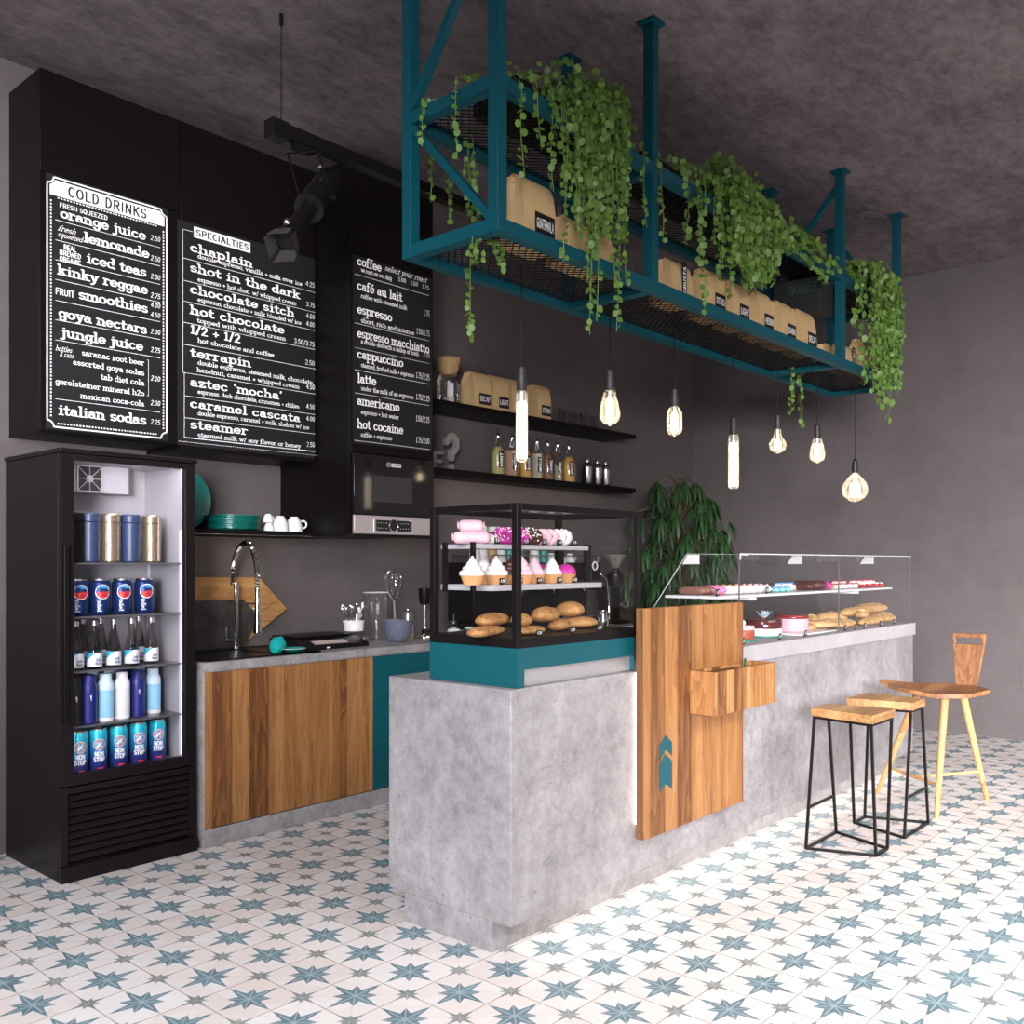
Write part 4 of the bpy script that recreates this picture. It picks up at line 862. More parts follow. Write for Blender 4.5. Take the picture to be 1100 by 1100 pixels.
def can_cola(px, y, label):
    x = xat(px, y); r = .045; h = .168
    t_ = thing('soda_can', label, 'can', (x, y, SZ[1]), 'blue cola cans')
    MB().lathe([(.034, .0), (.039, .004), (r, .018), (r, h-.022), (.037, h-.008)], n=30).build('body', CANB, t_)
    MB().lathe([(.0375, h-.008), (.0385, h), (.036, h), (.034, h-.004), (0, h-.005)], n=30).build('rim', STEEL, t_)
    a0 = math.atan2(-y, -x)+.28
    # round red, white and blue emblem
    cz_, R_ = .108, .030
    def em(fn, m_, k, nm):
        q = MB(); pts = fn(R_)
        q.poly([((r+k)*cos(a0+u/r), (r+k)*sin(a0+u/r), cz_+v) for u, v in pts]); q.build(nm, m_, t_, smooth=False)
    rot = lambda p, a: (p[0]*cos(a)-p[1]*sin(a), p[0]*sin(a)+p[1]*cos(a))
    def strip(lo, hi, m_, k, nm):
        q = MB(); N = 14; g_ = -.45
        for i in range(N):
            us = [(-1+2*(i+j)/N) for j in (0, 1)]
            P = []
            for u in us:
                c_ = (1-u*u)**.5 if abs(u) < 1 else 0
                P.append((u, max(-c_, min(c_, lo(u)))));
                P.append((u, max(-c_, min(c_, hi(u)))))
            pts = [rot((p[0]*R_, p[1]*R_), g_) for p in (P[0], P[2], P[3], P[1])]
            q.poly([((r+k)*cos(a0+u/r), (r+k)*sin(a0+u/r), cz_+v) for u, v in pts])
        q.build(nm, m_, t_, smooth=False)
    R_ = .034; strip(lambda u: -2, lambda u: 2, CWH, .0004, 'emblem_white'); R_ = .030
    strip(lambda u: -2, lambda u: -.02+.34*sin(u*2.4), RED, .0007, 'emblem_red')
    strip(lambda u: .55+.25*u, lambda u: 2, LBL, .0007, 'emblem_blue')
    q = MB(); text(q, 'pepsi', oncyl((0, 0), r+.0006, a0-.012/r, .018, up=True), width=.055, xh=.011, pen=(1.1, 1.0)); q.build('lettering', CWH, t_, smooth=False)
for px, lb in ((84, 'leftmost, cut by the door frame'), (107.5, 'second from the left'), (131, 'third from the left'), (155, 'rightmost in its row')):
    can_cola(px, 4.32, 'blue soda can with round red and white emblem, %s' % lb)
BOT = glassmat('bottle_glass_smoke', (.60, .57, .56), gl=.6, back=True); BOT2 = mat('bottle_dark_water', (.05, .042, .04), .08)
CYAN = mat('label_cyan', (.02, .42, .62), .5)
def waterbottle(px, y, label, back=False):
    x = xat(px, y); t_ = thing('water_bottle', label, 'bottle', (x, y, SZ[2]), 'labelled glass water bottles'); r = .033
    MB().lathe([(.030, 0), (r, .006), (r, .078), (.029, .098), (.017, .158), (.0125, .185), (.0125, .214)], n=22).build('glass', BOT2 if 0 else BOT, t_)
    MB().lathe([(.0135, .2), (.0135, .221), (0, .222)], n=14).build('cap', STEEL, t_)
    a0 = math.atan2(-y, -x)
    q = MB(); patch((0, 0), r+.0006, a0-1.5, a0+1.5, .012, .075, q, 14); lp_ = q.build('label_paper', CWH, t_)
    q = MB()
    for i in range(10):
        aa = [-1.5+.165*(i+j) for j in (0, 1)]; zz_ = [.074-.046*((-a+.15)/1.65)**1.1 if a < .15 else .074 for a in aa]
        q.add([((r+.001)*cos(a0+aa[0]), (r+.001)*sin(a0+aa[0]), .0745), ((r+.001)*cos(a0+aa[1]), (r+.001)*sin(a0+aa[1]), .0745), ((r+.001)*cos(a0+aa[1]), (r+.001)*sin(a0+aa[1]), zz_[1]), ((r+.001)*cos(a0+aa[0]), (r+.001)*sin(a0+aa[0]), zz_[0])], [(0, 1, 2, 3)])
    q.build('label_swoosh', CYAN, lp_, smooth=False)
    q = MB()
    text(q, 'Soda', oncyl((0, 0), r+.0012, a0+.15, .036), width=.026, xh=.0085, pen=(1.5, 1.3)); text(q, 'Water', oncyl((0, 0), r+.0012, a0+.1, .020), width=.030, xh=.0085, pen=(1.5, 1.3))
    q.build('lettering', mat('ink_navy', (.01, .03, .10), .5), lp_, smooth=False)
for px, y, lb in ((81.5, 4.30, 'front row, leftmost beside the door frame'), (101.5, 4.30, 'front row, second from left'), (122, 4.31, 'front row, middle one'), (141.5, 4.31, 'front row, fourth from left'), (162.5, 4.34, 'rightmost, with no bottle behind it'),
                  (88.5, 4.43, 'back row, leftmost'), (108.5, 4.43, 'back row, second'), (149, 4.45, 'back row, rightmost')):
    waterbottle(px, y, 'water bottle with white and cyan label, %s' % lb)
FN = mat('flask_navy', (.012, .016, .16), .35); FLB = mat('flask_light_blue', (.30, .60, .78), .4); FPW = mat('flask_pale_top', (.62, .78, .90), .4); FWH = mat('flask_white', (.80, .76, .76), .45); FW2 = mat('flask_white_cap', (.88, .86, .86), .4)
def flask(px, y, b_, c_, label, mark=True):
    x = xat(px, y); t_ = thing('flask', label, 'flask', (x, y, SZ[3]), 'flasks on the fourth fridge shelf'); r = .036
    MB().lathe([(.032, 0), (r, .005), (r, .020)], n=24).build('base_ring', FW2 if b_ is not FN and b_ is not BLACK2 else b_, t_)
    MB().lathe([(r, .0205), (r, .145)], n=24, caps=False).build('body', b_, t_)
    MB().lathe([(r, .1455), (r, .168), (.034, .178), (.026, .190), (.026, .218), (.024, .221), (0, .221)], n=24).build('cap', c_, t_)
    if mark and b_ in (FN, BLACK2):
        a0 = math.atan2(-y, -x)+.25; q = MB(); patch((0, 0), r+.0006, a0-.07, a0+.07, .118, .132, q, 3); patch((0, 0), r+.0006, a0-.0, a0+.07, .108, .118, q, 3); q.build('tag_mark', CWH, t_)
for px, y, b_, c_, lb in ((80, 4.29, BLACK2, BLACK2, 'black flask at far left, cut by the door frame'), (95.5, 4.29, FN, FN, 'navy flask, leftmost of the navy ones in front'), (113.5, 4.30, FLB, FPW, 'light blue flask with pale cap left of the white one'),
                          (131, 4.31, FWH, FW2, 'white flask standing in the middle'), (147.5, 4.32, FN, FN, 'navy flask between the white and a light blue one'), (164.3, 4.35, FLB, FPW, 'light blue flask with pale cap, rightmost'),
                          (100, 4.42, FLB, FPW, 'pale flask in the back row behind the first navy one'), (118, 4.43, FWH, FPW, 'pale flask in the back row, behind the left light blue one'), (134, 4.44, FN, FN, 'navy flask in the back row behind the white one'), (150.5, 4.45, FLB, FPW, 'pale blue flask in the back row at right')):
    flask(px, y, b_, c_, lb)
def energymat():
    m, nt, b = newmat('can_gradient')      # printed cyan to navy can
    t = nt.nodes.new('ShaderNodeTexCoord'); s = nt.nodes.new('ShaderNodeSeparateXYZ'); nt.links.new(t.outputs['Object'], s.inputs[0])
    f = mth(nt, 'DIVIDE', s.outputs[2], .19, clamp=True)
    c = ramp(nt, f, [(0., (.04, .02, .14)), (.3, (.02, .06, .28)), (.62, (.01, .27, .52)), (1., (.03, .60, .72))])
    nt.links.new(c, b.inputs['Base Color']); setp(b, roughness=.3, metallic=.3); return m
EN = energymat(); ORNG = mat('ring_red', (.60, .07, .03), .4)
def can_energy(px, y, label, full=True):
    x = xat(px, y); r = .0405; h = .198; t_ = thing('energy_can', label, 'can', (x, y, zi0+.001), 'tall cyan drink cans')
    MB().lathe([(.032, 0), (.036, .004), (r, .014), (r, h-.018), (.035, h-.006)], n=28).build('body', EN, t_)
    MB().lathe([(.0352, h-.006), (.036, h), (.0335, h), (.032, h-.004), (0, h-.005)], n=28).build('rim', STEEL, t_)
    if not full: return
    a0 = math.atan2(-y, -x)+.2; rr = r+.0006; f = oncyl((0, 0), rr, a0, .128)
    q = MB()
    for i in range(12):
        u0, u1 = [-.023+.046*(i+j)/12 for j in (0, 1)]; h0, h1 = [max(0, .023**2-u*u)**.5 for u in (u0, u1)]
        q.poly([f(u0, -h0, 0), f(u1, -h1, 0), f(u1, h1, 0), f(u0, h0, 0)])
    q = MB()
    for i in range(24):
        a, b = 2*pi*i/24, 2*pi*(i+1)/24
        q.poly([f(.0265*cos(a), .0265*sin(a), 0), f(.0265*cos(b), .0265*sin(b), 0), f(.0185*cos(b), .0185*sin(b), 0), f(.0185*cos(a), .0185*sin(a), 0)])
    for a in (pi/4, -pi/4):
        c_, s_ = cos(a), sin(a)
        for h in (-1, 1): q.poly([f(u*c_-v*s_, u*s_+v*c_, .0001) for u, v in ((0, -.0042), (h*.019, -.0042), (h*.019, .0042), (0, .0042))][::h])
    q.build('emblem_ring_white', CWH, t_, smooth=False)
    q = MB(); n = 24
    for i in range(n):
        a, b = 2*pi*i/n, 2*pi*(i+1)/n
        q.poly([f(.024*cos(a), .024*sin(a), .0002), f(.024*cos(b), .024*sin(b), .0002), f(.0195*cos(b), .0195*sin(b), .0002), f(.0195*cos(a), .0195*sin(a), .0002)])
    for a in (pi/4, -pi/4):
        c_, s_ = cos(a), sin(a)
        q.poly([f(u*c_-v*s_, u*s_+v*c_, .0003) for u, v in ((-.02, -.0024), (0, -.0024), (.02, -.0024), (.02, .0024), (0, .0024), (-.02, .0024))])
    q.build('emblem_ring', ORNG, t_, smooth=False)
    q = MB()
    for a in range(4): q.poly([f(.0125*cos(a*pi/2)+.0042*cos(i*2.094+a*pi/2), .0125*sin(a*pi/2)+.0042*sin(i*2.094+a*pi/2), .0001) for i in range(3)])
    q.build('emblem_triangles', CYAN, t_, smooth=False)
    q = MB(); text(q, 'NON', oncyl((0, 0), rr, a0-.52, .076), width=.041, cap=.019, pen=(2.2, 2.0)); text(q, 'STOP', oncyl((0, 0), rr, a0-.62, .051), width=.050, cap=.019, pen=(2.2, 2.0))
    q.build('lettering', CWH, t_, smooth=False)
    q = MB(); patch((0, 0), rr, a0-.2, a0+.42, .014, .024, q, 5); q.build('red_badge', mat('badge_red', (.75, .04, .08), .4), t_)
for px, y, lb in ((84.5, 4.27, 'front row, leftmost'), (105, 4.28, 'front row, second'), (127, 4.29, 'front row, middle'), (148.2, 4.30, 'front row, fourth'), (168.5, 4.32, 'front row, rightmost')):
    can_energy(px, y, 'cyan to navy tall can lettered NON STOP, %s' % lb)
for px, y, lb in ((92, 4.41, 'leftmost'), (109, 4.41, 'second'), (130, 4.42, 'third'), (150.5, 4.43, 'rightmost')):
    can_energy(px, y, 'cyan tall can in the back row on the fridge floor, %s' % lb, False)
# ============================================================ KITCHEN COUNTER
KX0, KX1, KY = 2.462, 6.42, 4.18; o = (KX0, KY, 0)
T = thing('kitchen_counter', 'low kitchen counter with concrete frame along the back wall', 'counter', o)
m = MB(o); m.box(KX0, KX0+.02, KY, YB-.005, 0, .868); m.box(KX0+.02, KX1, KY, YB-.005, 0, .088); m.box(KX1-.02, KX1, KY, YB-.005, .088, .868)
m.box(KX0+.02, KX1-.02, KY, KY+.02, .862, .868)
m.build('concrete_frame', CONCK, T, bevel=.002)
MB(o).box(KX0, KX1, KY-.004, YB-.005, .8685, .910).build('worktop', CONCK, T, bevel=.003)
MB(o).box(KX0+.02, KX1-.02, KY+.03, YB-.006, .088, .862).build('carcass', BLACK, T)
for a, b, m_ in ((KX0+.008, 3.0, WOODM), (3.003, 3.538, WOODM), (3.541, 4.55, TEAL), (4.553, 5.4, WOODM), (5.403, 6.41, WOODM)):
    MB(o).box(a, b, KY-.002, KY+.018, .094, .860).build('door', m_, T, bevel=.001)
# sink, faucet, boards
o = (2.55, 4.2, .9105)
T = thing('sink', 'black inset sink in the worktop beside the fridge', 'sink', o)
q = MB(o); sx0, sx1, sy0, sy1 = 2.50, 3.20, 4.215, 4.74
q.box(sx0, sx1, sy0, sy0+.03, .9105, .918); q.box(sx0, sx1, sy1-.06, sy1, .9105, .918); q.box(sx0, sx0+.03, sy0, sy1, .9105, .918); q.box(sx1-.25, sx1, sy0, sy1, .9105, .918); q.box(sx0+.03, sx1-.25, sy0+.03, sy1-.06, .9105, .9125)
q.build('basin', BPLA, T, bevel=.002)
fb = V((2.975, 4.70, .9185)); T = thing('kitchen_tap', 'chrome spring-neck kitchen tap arching over the black sink', 'tap', fb)
tp = lambda px, py, y: at(px, py, Y=y)
q = MB(fb).lathe([(.024, 0), (.024, .012), (.015, .02), (.015, at(249.5, 628, Y=4.70).z-fb.z+.01)], fb, 20); q.build('post', CHROME, T)
spx = [(249.5, 628, 4.70), (250, 612, 4.69), (252, 600, 4.66), (256, 590, 4.62), (261.5, 584, 4.56), (266, 584, 4.50), (270, 589, 4.46), (273.5, 599, 4.43), (275.5, 612, 4.42), (276.5, 634, 4.42)]
P = [tp(*a) for a in spx]
dense = []
for i in range(len(P)-1):
    for k in range(6):
        t = k/6; p0, p1, p2, p3 = P[max(i-1, 0)], P[i], P[i+1], P[min(i+2, len(P)-1)]
        dense.append(.5*((2*p1)+(-p0+p2)*t+(2*p0-5*p1+4*p2-p3)*t*t+(-p0+3*p1-3*p2+p3)*t**3))
dense.append(P[-1])
MB(fb).tube(dense, .006, 8).build('hose', mat('hose_dark', (.08, .08, .08), .4), T)
q = MB(fb); co = []; n = len(dense)
for i in range((n-1)*9):
    f = i/9; j = int(f); p = dense[j].lerp(dense[min(j+1, n-1)], f-j); d = (dense[min(j+1, n-1)]-dense[j]).normalized(); a = d.cross(V((.5, .8, .1))).normalized(); b = d.cross(a)
    th = i*.9; co.append(p+(a*cos(th)+b*sin(th))*.0115)
q.tube(co, .0034, 5).build('spring', CHROME, T)
q = MB(fb); e0 = P[-1]; q.tube([e0+V((0, 0, .015)), e0, e0-V((0, 0, .09)), e0-V((0, 0, .20)), e0-V((0, 0, .235))], [.010, .013, .014, .021, .022], 16); q.build('spray_head', CHROME, T)
q = MB(fb); q.tube([fb+V((0, 0, .255)), fb+V((.05, -.13, .255)), e0+V((0, 0, -.10))+V((-.01, .02, .0))], .0045, 8); q.build('hose_arm', CHROME, T)
q = MB(fb); q.tube([fb+V((-.012, 0, .045)), fb+V((-.062, 0, .045))], .009, 10); q.tube([fb+V((-.060, 0, .045)), fb+V((-.064, 0, .125))], .0045, 8); q.build('lever', CHROME, T)
def hexboard(name, label, c, r, th, m_, y0, tilt=0, flat=(1, 1), handle=False, cat='cutting board', sq=1.):
    pts = [(c[0]+r*cos(radians(a)), c[1]+r*sq*sin(radians(a))) for a in (0, 60, 120, 180, 240, 300)]
    return pts
# oak board : hexagon standing on an edge point against the wall
bz0 = .912
pts = [pxp(150, 655, 4.79), pxp(185, 620, 4.79), pxp(279, 620, 4.79), pxp(309, 654, 4.79), pxp(262, 692, 4.79), pxp(185, 700, 4.79)]
pts = [(x, max(z, bz0+.001)) for x, z in pts]
T = thing('cutting_board', 'large oak hexagonal board leaning on the wall behind the tap', 'cutting board', (pts[0][0], 4.79, bz0))
MB((pts[0][0], 4.79, bz0)).prism(pts, 4.795, 4.815).build('board', OAKB, T, bevel=.002)
q = MB((pts[0][0], 4.79, bz0)); c0 = ((pts[1][0]+pts[4][0])/2, 1.05)
for a, b in ((pxp(253, 632.5, 4.79), pxp(275, 632.5, 4.79)), (pxp(262, 643, 4.79), pxp(273, 640, 4.79)), (pxp(280, 659, 4.79), pxp(299, 644, 4.79))):
    q.bar((a[0], 4.7945, a[1]), (b[0], 4.7945, b[1]), .002, .004, (0, 1, 0))
q.build('groove', mat('groove_dark', (.14, .06, .02), .7), T)
MARB = concrete('black_slate', (.008, .006, .006), (.07, .058, .055), 9, pits=True, rough=.45)
pts = [pxp(175, 646, 4.76), pxp(262, 644, 4.76), pxp(279, 664, 4.76), pxp(262, 686, 4.76), pxp(250, 692, 4.76), pxp(175, 695, 4.76)]
pts = [(x, max(z, bz0+.001)) for x, z in pts]; pts[3] = (pts[3][0], bz0+.002); pts[4] = (pts[3][0]-.1, bz0+.001); pts[5] = (pts[5][0], bz0+.001)
tag(MB((0, 0, 0)).prism(pts, 4.762, 4.780).build('slate_board', MARB, bevel=.002), 'black slate board leaning in front of the oak hexagonal board', 'cutting board')
# teal cup lying on its side + saucer
T = thing('teal_cup', 'glossy teal cup tipped on its side beside the tap spray head', 'cup', (at(297, 684, Y=4.30).x, 4.30, .949))
TG = mat('teal_gloss', (.01, .36, .33), .08)
q = MB(); q.X = M.Rotation(radians(62), 4, 'Y') @ M.Rotation(radians(-35), 4, 'X'); prof = [(.018, -.04), (.022, -.036), (.034, -.02), (.041, .005), (.043, .035), (.040, .035), (.038, .005), (.030, -.02), (0, -.032)]
q.lathe(prof, n=24); q.build('cup_body', TG, T); q = MB(); q.X = M.Translation((.025, .0, .034)); q.torus((0, 0, 0), .018, .004, 16, 6, 'Y'); q.build('handle', TG, T)
def saucer(label, loc, r=.075, m_=TG, group=None):
    T = thing('saucer', label, 'saucer', loc, group)
    MB().lathe([(r*.45, 0), (r*.6, .004), (r, .018), (r, .0205), (r*.58, .008), (0, .006)], n=32).build('dish', m_, T)
    MB().lathe([(r*1.0, .0182), (r*1.02, .0195), (r*1.0, .0208)], n=32, caps=False).build('rim', PORC, T)
    return T
saucer('teal saucer with white rim lying beside the tipped teal cup', (at(316, 692, Y=4.26).x, 4.27, .9186), .07)
saucer('teal saucer under a steel object at left of the black scale', (at(330, 678, Y=4.5).x, 4.50, .9105), .06)
# black scale / label printer with white pot
sc0 = (xat(322, 4.33), xat(394, 4.33))
T = thing('counter_scale', 'flat black scale with a pale strip display on the worktop', 'scale', (sc0[0], 4.33, .9105)); o = (sc0[0], 4.33, .9105)
q = MB(o); a, b = sc0
q.prism([(4.31, .9105), (4.62, .9105), (4.62, .972), (4.40, .968), (4.31, .935)], a, b, 'X'); q.build('housing', BPLA, T, bevel=.004)
q = MB(o).box(a+.03, b-.03, 4.42, 4.64, .9725, .984); q.build('platform', BMET, T, bevel=.004)
q = MB(o).add([(a+.10, 4.322, .941), (b-.14, 4.322, .941), (b-.14, 4.368, .958), (a+.10, 4.368, .958)], [(0, 1, 2, 3)]); q.build('display_strip', mat('display_beige', (.55, .45, .42), .4), T)
q = MB(o); q.box(a+.17, a+.195, 4.3085, 4.3098, .918, .926); q.build('logo_mark', WHITE, T)
px_ = xat(380, 4.52); T = thing('utensil_pot', 'white pot full of shiny forks and spoons on the black scale', 'utensil pot', (px_, 4.52, .985))
MB().lathe([(.05, 0), (.06, .004), (.062, .052), (.066, .054), (.066, .066), (.058, .066), (.056, .01), (0, .01)], n=30).build('pot', PORC, T)
for i in range(11):
    a = 2*pi*i/11; sx_, sy_ = .035*cos(a), .035*sin(a); top = V((sx_*2.0, sy_*1.9, .13+.035*R.random()))
    q = MB(); q.tube([(sx_*.5, sy_*.5, .015), (sx_, sy_, .06), top], [.002, .0025, .003], 6)
    q.ball(top, .015, 8, 6, (.75, .4, 1.25)); q.build('utensil', CHROME if i % 4 else PORC, T)
tube_x = xat(404, 4.66); T = thing('glass_vase', 'tall straight clear glass jar standing behind the blue mortar', 'jar', (tube_x, 4.66, .9105))
MB().lathe([(.082, 0), (.085, .004), (.085, .30), (.082, .303), (.080, .30), (.080, .012), (0, .012)], n=36).build('glass', GLASSJ, T)
MB().torus((0, 0, .301), .0835, .0025, 36, 6).build('rim', ED, T)
mx_ = xat(427, 4.40); T = thing('mortar_bowl', 'blue-grey speckled stone bowl with flared rim on the worktop', 'bowl', (mx_, 4.40, .9105))
q = MB(); n = 32; secs = []
for r, z, w_ in ((.045, 0, 0), (.055, .006, 0), (.075, .035, 0), (.086, .07, 0), (.088, .10, .6), (.096, .125, 1.), (.090, .127, 1.), (.080, .10, .5), (.068, .06, 0), (.03, .03, 0)):
    secs.append([(r*cos(a)*(1+.08*w_*max(0, cos(a-3.6))), r*sin(a)*(1+.08*w_*max(0, cos(a-3.6))), z+w_*.022*max(0, cos(a-3.6))) for a in (2*pi*k/n for k in range(n))])
q.loft(secs).build('bowl', mat('blue_stone', (.13, .14, .20), .55, var=.6, vs=90), T)
wx = V((mx_+.005, 4.42, .93)); T = thing('whisk', 'steel balloon whisk standing upright in the blue-grey bowl', 'whisk', wx)
q = MB(wx); tp_ = wx+V((.0, .02, .235)); q.tube([wx, tp_], [.008, .007], 10); q.build('handle', STEEL, T)
q = MB(wx)
for k in range(5):
    a = pi*k/5; pts = []
    for i in range(25):
        th = 2*pi*i/24; rr = .066*sin(th)*abs(sin(th/2))**.8
        pts.append(tp_+V((rr*cos(a), rr*sin(a), .098*(1-cos(th)))))
    q.tube(pts, .0017, 5)
q.build('wires', CHROME, T)
jx = xat(438, 4.52); T = thing('steel_canister', 'small steel and glass canister with knob lid behind the bowl', 'canister', (jx, 4.52, .9105))
MB().lathe([(.038, 0), (.04, .004), (.04, .05)], n=26).build('base', mat('olive_jar', (.20, .22, .10), .3), T); MB().lathe([(.04, .0505), (.04, .165)], n=26, caps=False).build('body', STEEL, T)
MB().lathe([(.042, .1655), (.042, .175), (.015, .182), (.006, .185), (.012, .195), (.012, .2), (0, .206)], n=26).build('lid', CHROME, T)
ix = xat(456, 4.50); T = thing('hand_blender', 'black handled stick blender with steel shaft standing on its bell', 'blender', (ix, 4.50, .9105))
q = MB().lathe([(.060, 0), (.060, .012), (.045, .035), (.030, .055), (.014, .065), (.012, .075)], n=24); q.build('bell', CHROME, T)
MB().lathe([(.0075, .0755), (.0075, .215)], n=14).build('shaft', STEEL, T)
MB().lathe([(.008, .2155), (.030, .222), (.036, .26), (.040, .31), (.040, .325), (0, .327)], n=24).build('handle', BPLA, T)
jx = xat(487.5, 4.42); T = thing('citrus_press', 'small chrome press with white base seen through pastry case', 'press', (jx, 4.42, .9105))
MB().lathe([(.055, 0), (.055, .01), (.04, .05), (.035, .055)], n=22).build('base', PORC, T); MB().lathe([(.012, .0555), (.024, .068), (.018, .08), (.008, .09), (.018, .098), (.018, .105), (.005, .115), (.005, .15), (0, .155)], n=18).build('press_head', CHROME, T)
bx_ = xat(508, 4.38); T = thing('teal_bowl', 'small teal bowl with white rim seen through pastry case', 'bowl', (bx_, 4.38, .9105))
MB().lathe([(.035, 0), (.04, .004), (.058, .052), (.055, .052), (.036, .01), (0, .01)], n=26).build('bowl', TG, T); MB().lathe([(.0555, .0525), (.059, .0525), (.059, .058), (.0555, .058)], n=26, caps=False).build('rim', PORC, T)
# ============================================================ ESPRESSO MACHINE
EX0, EX1, EY = 4.74, 6.05, 4.36; o = (EX0, EY, .9105)
T = thing('espresso_machine', 'wide black three-group espresso machine on the worktop behind the pastry case', 'coffee machine', o)
q = MB(o); q.box(EX0, EX1, EY+.16, 4.78, .985, 1.405); q.box(EX0+.02, EX1-.02, EY, 4.78, .93, .985)
q.box(EX0, EX1, EY+.02, EY+.16, 1.27, 1.405); q.build('body', BPLA, T, bevel=.008)
q = MB(o)
for x in (EX0+.06, EX1-.1):
    for y in (EY+.04, 4.70): q.cyl((x, y, .9105), .018, .02, 12)
q.build('feet', STEEL, T)
q = MB(o).box(EX0+.04, EX1-.04, EY+.01, EY+.15, .9855, .992); q.build('drip_tray', STEEL, T)
q = MB(o)
for z in (1.4255,):
    q.tube([(EX0+.03, EY+.03, z+.03), (EX1-.03, EY+.03, z+.03)], .005, 8); q.tube([(EX0+.03, 4.76, z+.03), (EX1-.03, 4.76, z+.03)], .005, 8)
    for x in (EX0+.03, (EX0+EX1)/2, EX1-.03): q.tube([(x, EY+.03, 1.4055), (x, EY+.03, z+.03)], .004, 6); q.tube([(x, 4.76, 1.4055), (x, 4.76, z+.03)], .004, 6)
q.build('cup_rail', CHROME, T)
for px in (561.5, 596.5, 628.5):
    x = xat(px, EY+.07); q = MB(o); q.lathe([(.045, 0), (.045, .03), (.036, .045)], (x, EY+.07, 1.225), 22); q.build('group_head', STEEL, T)
    q = MB(o); q.lathe([(.038, 0), (.040, .03)], (x, EY+.07, 1.192), 20); q.tube([(x, EY+.07, 1.195), (x-.015, EY+.07, 1.165)], .008, 8); q.tube([(x, EY+.07, 1.195), (x+.02, EY+.07, 1.165)], .008, 8); q.build('portafilter', CHROME, T)
    q = MB(o); q.tube([(x, EY+.03, 1.205), (x-.01, EY-.09, 1.195)], [.011, .014], 10); q.build('portafilter_handle', BPLA, T)
for px, z in ((551, 1.345), (579, 1.345), (613, 1.335)):
    x = xat(px, EY+.01); q = MB(o); q.lathe([(.055, -.02), (.062, .005), (.062, .0195)], (x, EY, z), 24, 'Y'); q.build('gauge_housing', BMET, T)
q = MB(o); q.torus((xat(606.5, EY-.012), EY-.006, zat(606.5, 609, EY)), .028, .006, 22, 8, 'Y'); q.torus((xat(638.5, EY-.0), EY-.006, zat(639, 608, EY)), .030, .007, 22, 8, 'Y'); q.build('dial_ring', PORC, T)
q = MB(o); x = xat(629.5, EY-.02); q.lathe([(.028, 0), (.028, .12), (.022, .125)], (x, EY-.04, 1.275), 20); q.build('steam_boiler_cap', STEEL, T)
q = MB(o); x = xat(647, EY-.02); q.tube([(x, EY+.0, 1.32), (x+.02, EY-.05, 1.27), (x+.03, EY-.06, 1.10), (x+.02, EY-.07, 1.02)], .006, 8); q.build('steam_wand', CHROME, T)
q = MB(o); x = xat(539, EY); q.box(xat(495, EY), xat(509, EY), EY-.0015, EY-.0005 if 0 else EY+.0, 1.10, 1.105); text(q, 'ESPRESSO', onY(xat(512, EY+.159), 1.13, EY+.159), width=.34, cap=.05, pen=(1.2, 1.0)) if 0 else None
px_ = xat(650, 4.22); T = thing('milk_jug', 'steel milk jug standing at right of the espresso machine', 'jug', (px_, 4.24, .9105))
MB().lathe([(.045, 0), (.048, .005), (.05, .05), (.036, .10), (.040, .125), (.037, .125), (.033, .10), (.046, .05), (0, .01)], n=26).build('jug_body', CHROME, T)
MB().torus((.052, 0, .07), .03, .004, 18, 6, 'Y').build('handle', CHROME, T)
# grinder
gx = xat(661, 4.42); T = thing('coffee_grinder', 'black coffee grinder with clear funnel hopper right of the espresso machine', 'grinder', (gx, 4.42, .9105))
MB().box(-.085, .085, -.09, .12, 0, .03).box(-.07, .07, .0, .12, .03, .30).build('base', BPLA, T, bevel=.008)
MB().lathe([(.06, .3005), (.07, .32), (.07, .40), (.04, .425), (.025, .43)], n=26).build('motor_head', BPLA, T)
MB().lathe([(.026, .4305), (.028, .455), (.085, .55), (.088, .56), (.083, .556), (.024, .456)], n=28, caps=False).build('hopper', glassmat('hopper_clear', (.75, .73, .73), gl=.8, back=True, milk=.08), T)
MB().lathe([(.03, .4305), (.034, .44), (.03, .452)], n=22).build('collar', CHROME, T)
MB().box(-.03, .03, -.10, -.07, .14, .17).tube([(0, -.05, .16), (0, -.11, .13)], .012, 8).build('dosing_fork', STEEL, T)
# cups and takeaway cups standing on the machine
def papercup(x, y, z, r, h, m_, label, group, up=True):
    t_ = thing('takeaway_cup', label, 'cup', (x, y, z), group)
    p = [(r*.72, 0), (r*.98, h), (r, h+.004)] if up else [(r*1.0, 0), (r*.98, .005), (r*.72, h), (0, h)]
    MB().lathe(p, n=22).build('cup', m_, t_); return t_
PAPC = mat('paper_cup_white', (.80, .77, .74), .6); KRC = mat('kraft_cup', (.55, .36, .19), .7)
tzz = 1.4055
for px, m_, h, up, lb in ((510, PAPC, .12, 0, 'white paper cup upside down, leftmost on the machine'), (518.5, PAPC, .12, 0, 'white paper cup upside down, second on the machine'), (528, KRC, .12, 0, 'brown kraft paper cup standing on the espresso machine'),
                       (538, PAPC, .12, 0, 'white paper cup right of the brown one'), (547, TEALCER, .12, 0, 'teal paper cup left of the black post'), (558, TEALCER, .1, 0, 'teal paper cup seen right of the black post'),
                       (574, PAPC, .12, 0, 'white paper cup standing near middle of the machine'), (583.5, TEALCER, .11, 0, 'teal paper cup beside the middle white one')):
    papercup(xat(px, 4.48), 4.48, tzz, .042, h, m_, lb, 'paper cups on the espresso machine', up)
for px, dz, lb in ((518.5, .121, 'white paper cup stacked on the left white cups'), (529, .121, 'white paper cup stacked on the brown cup')):
    papercup(xat(px, 4.48), 4.48, tzz+dz, .044, .13, PAPC, lb, 'paper cups on the espresso machine', 0)
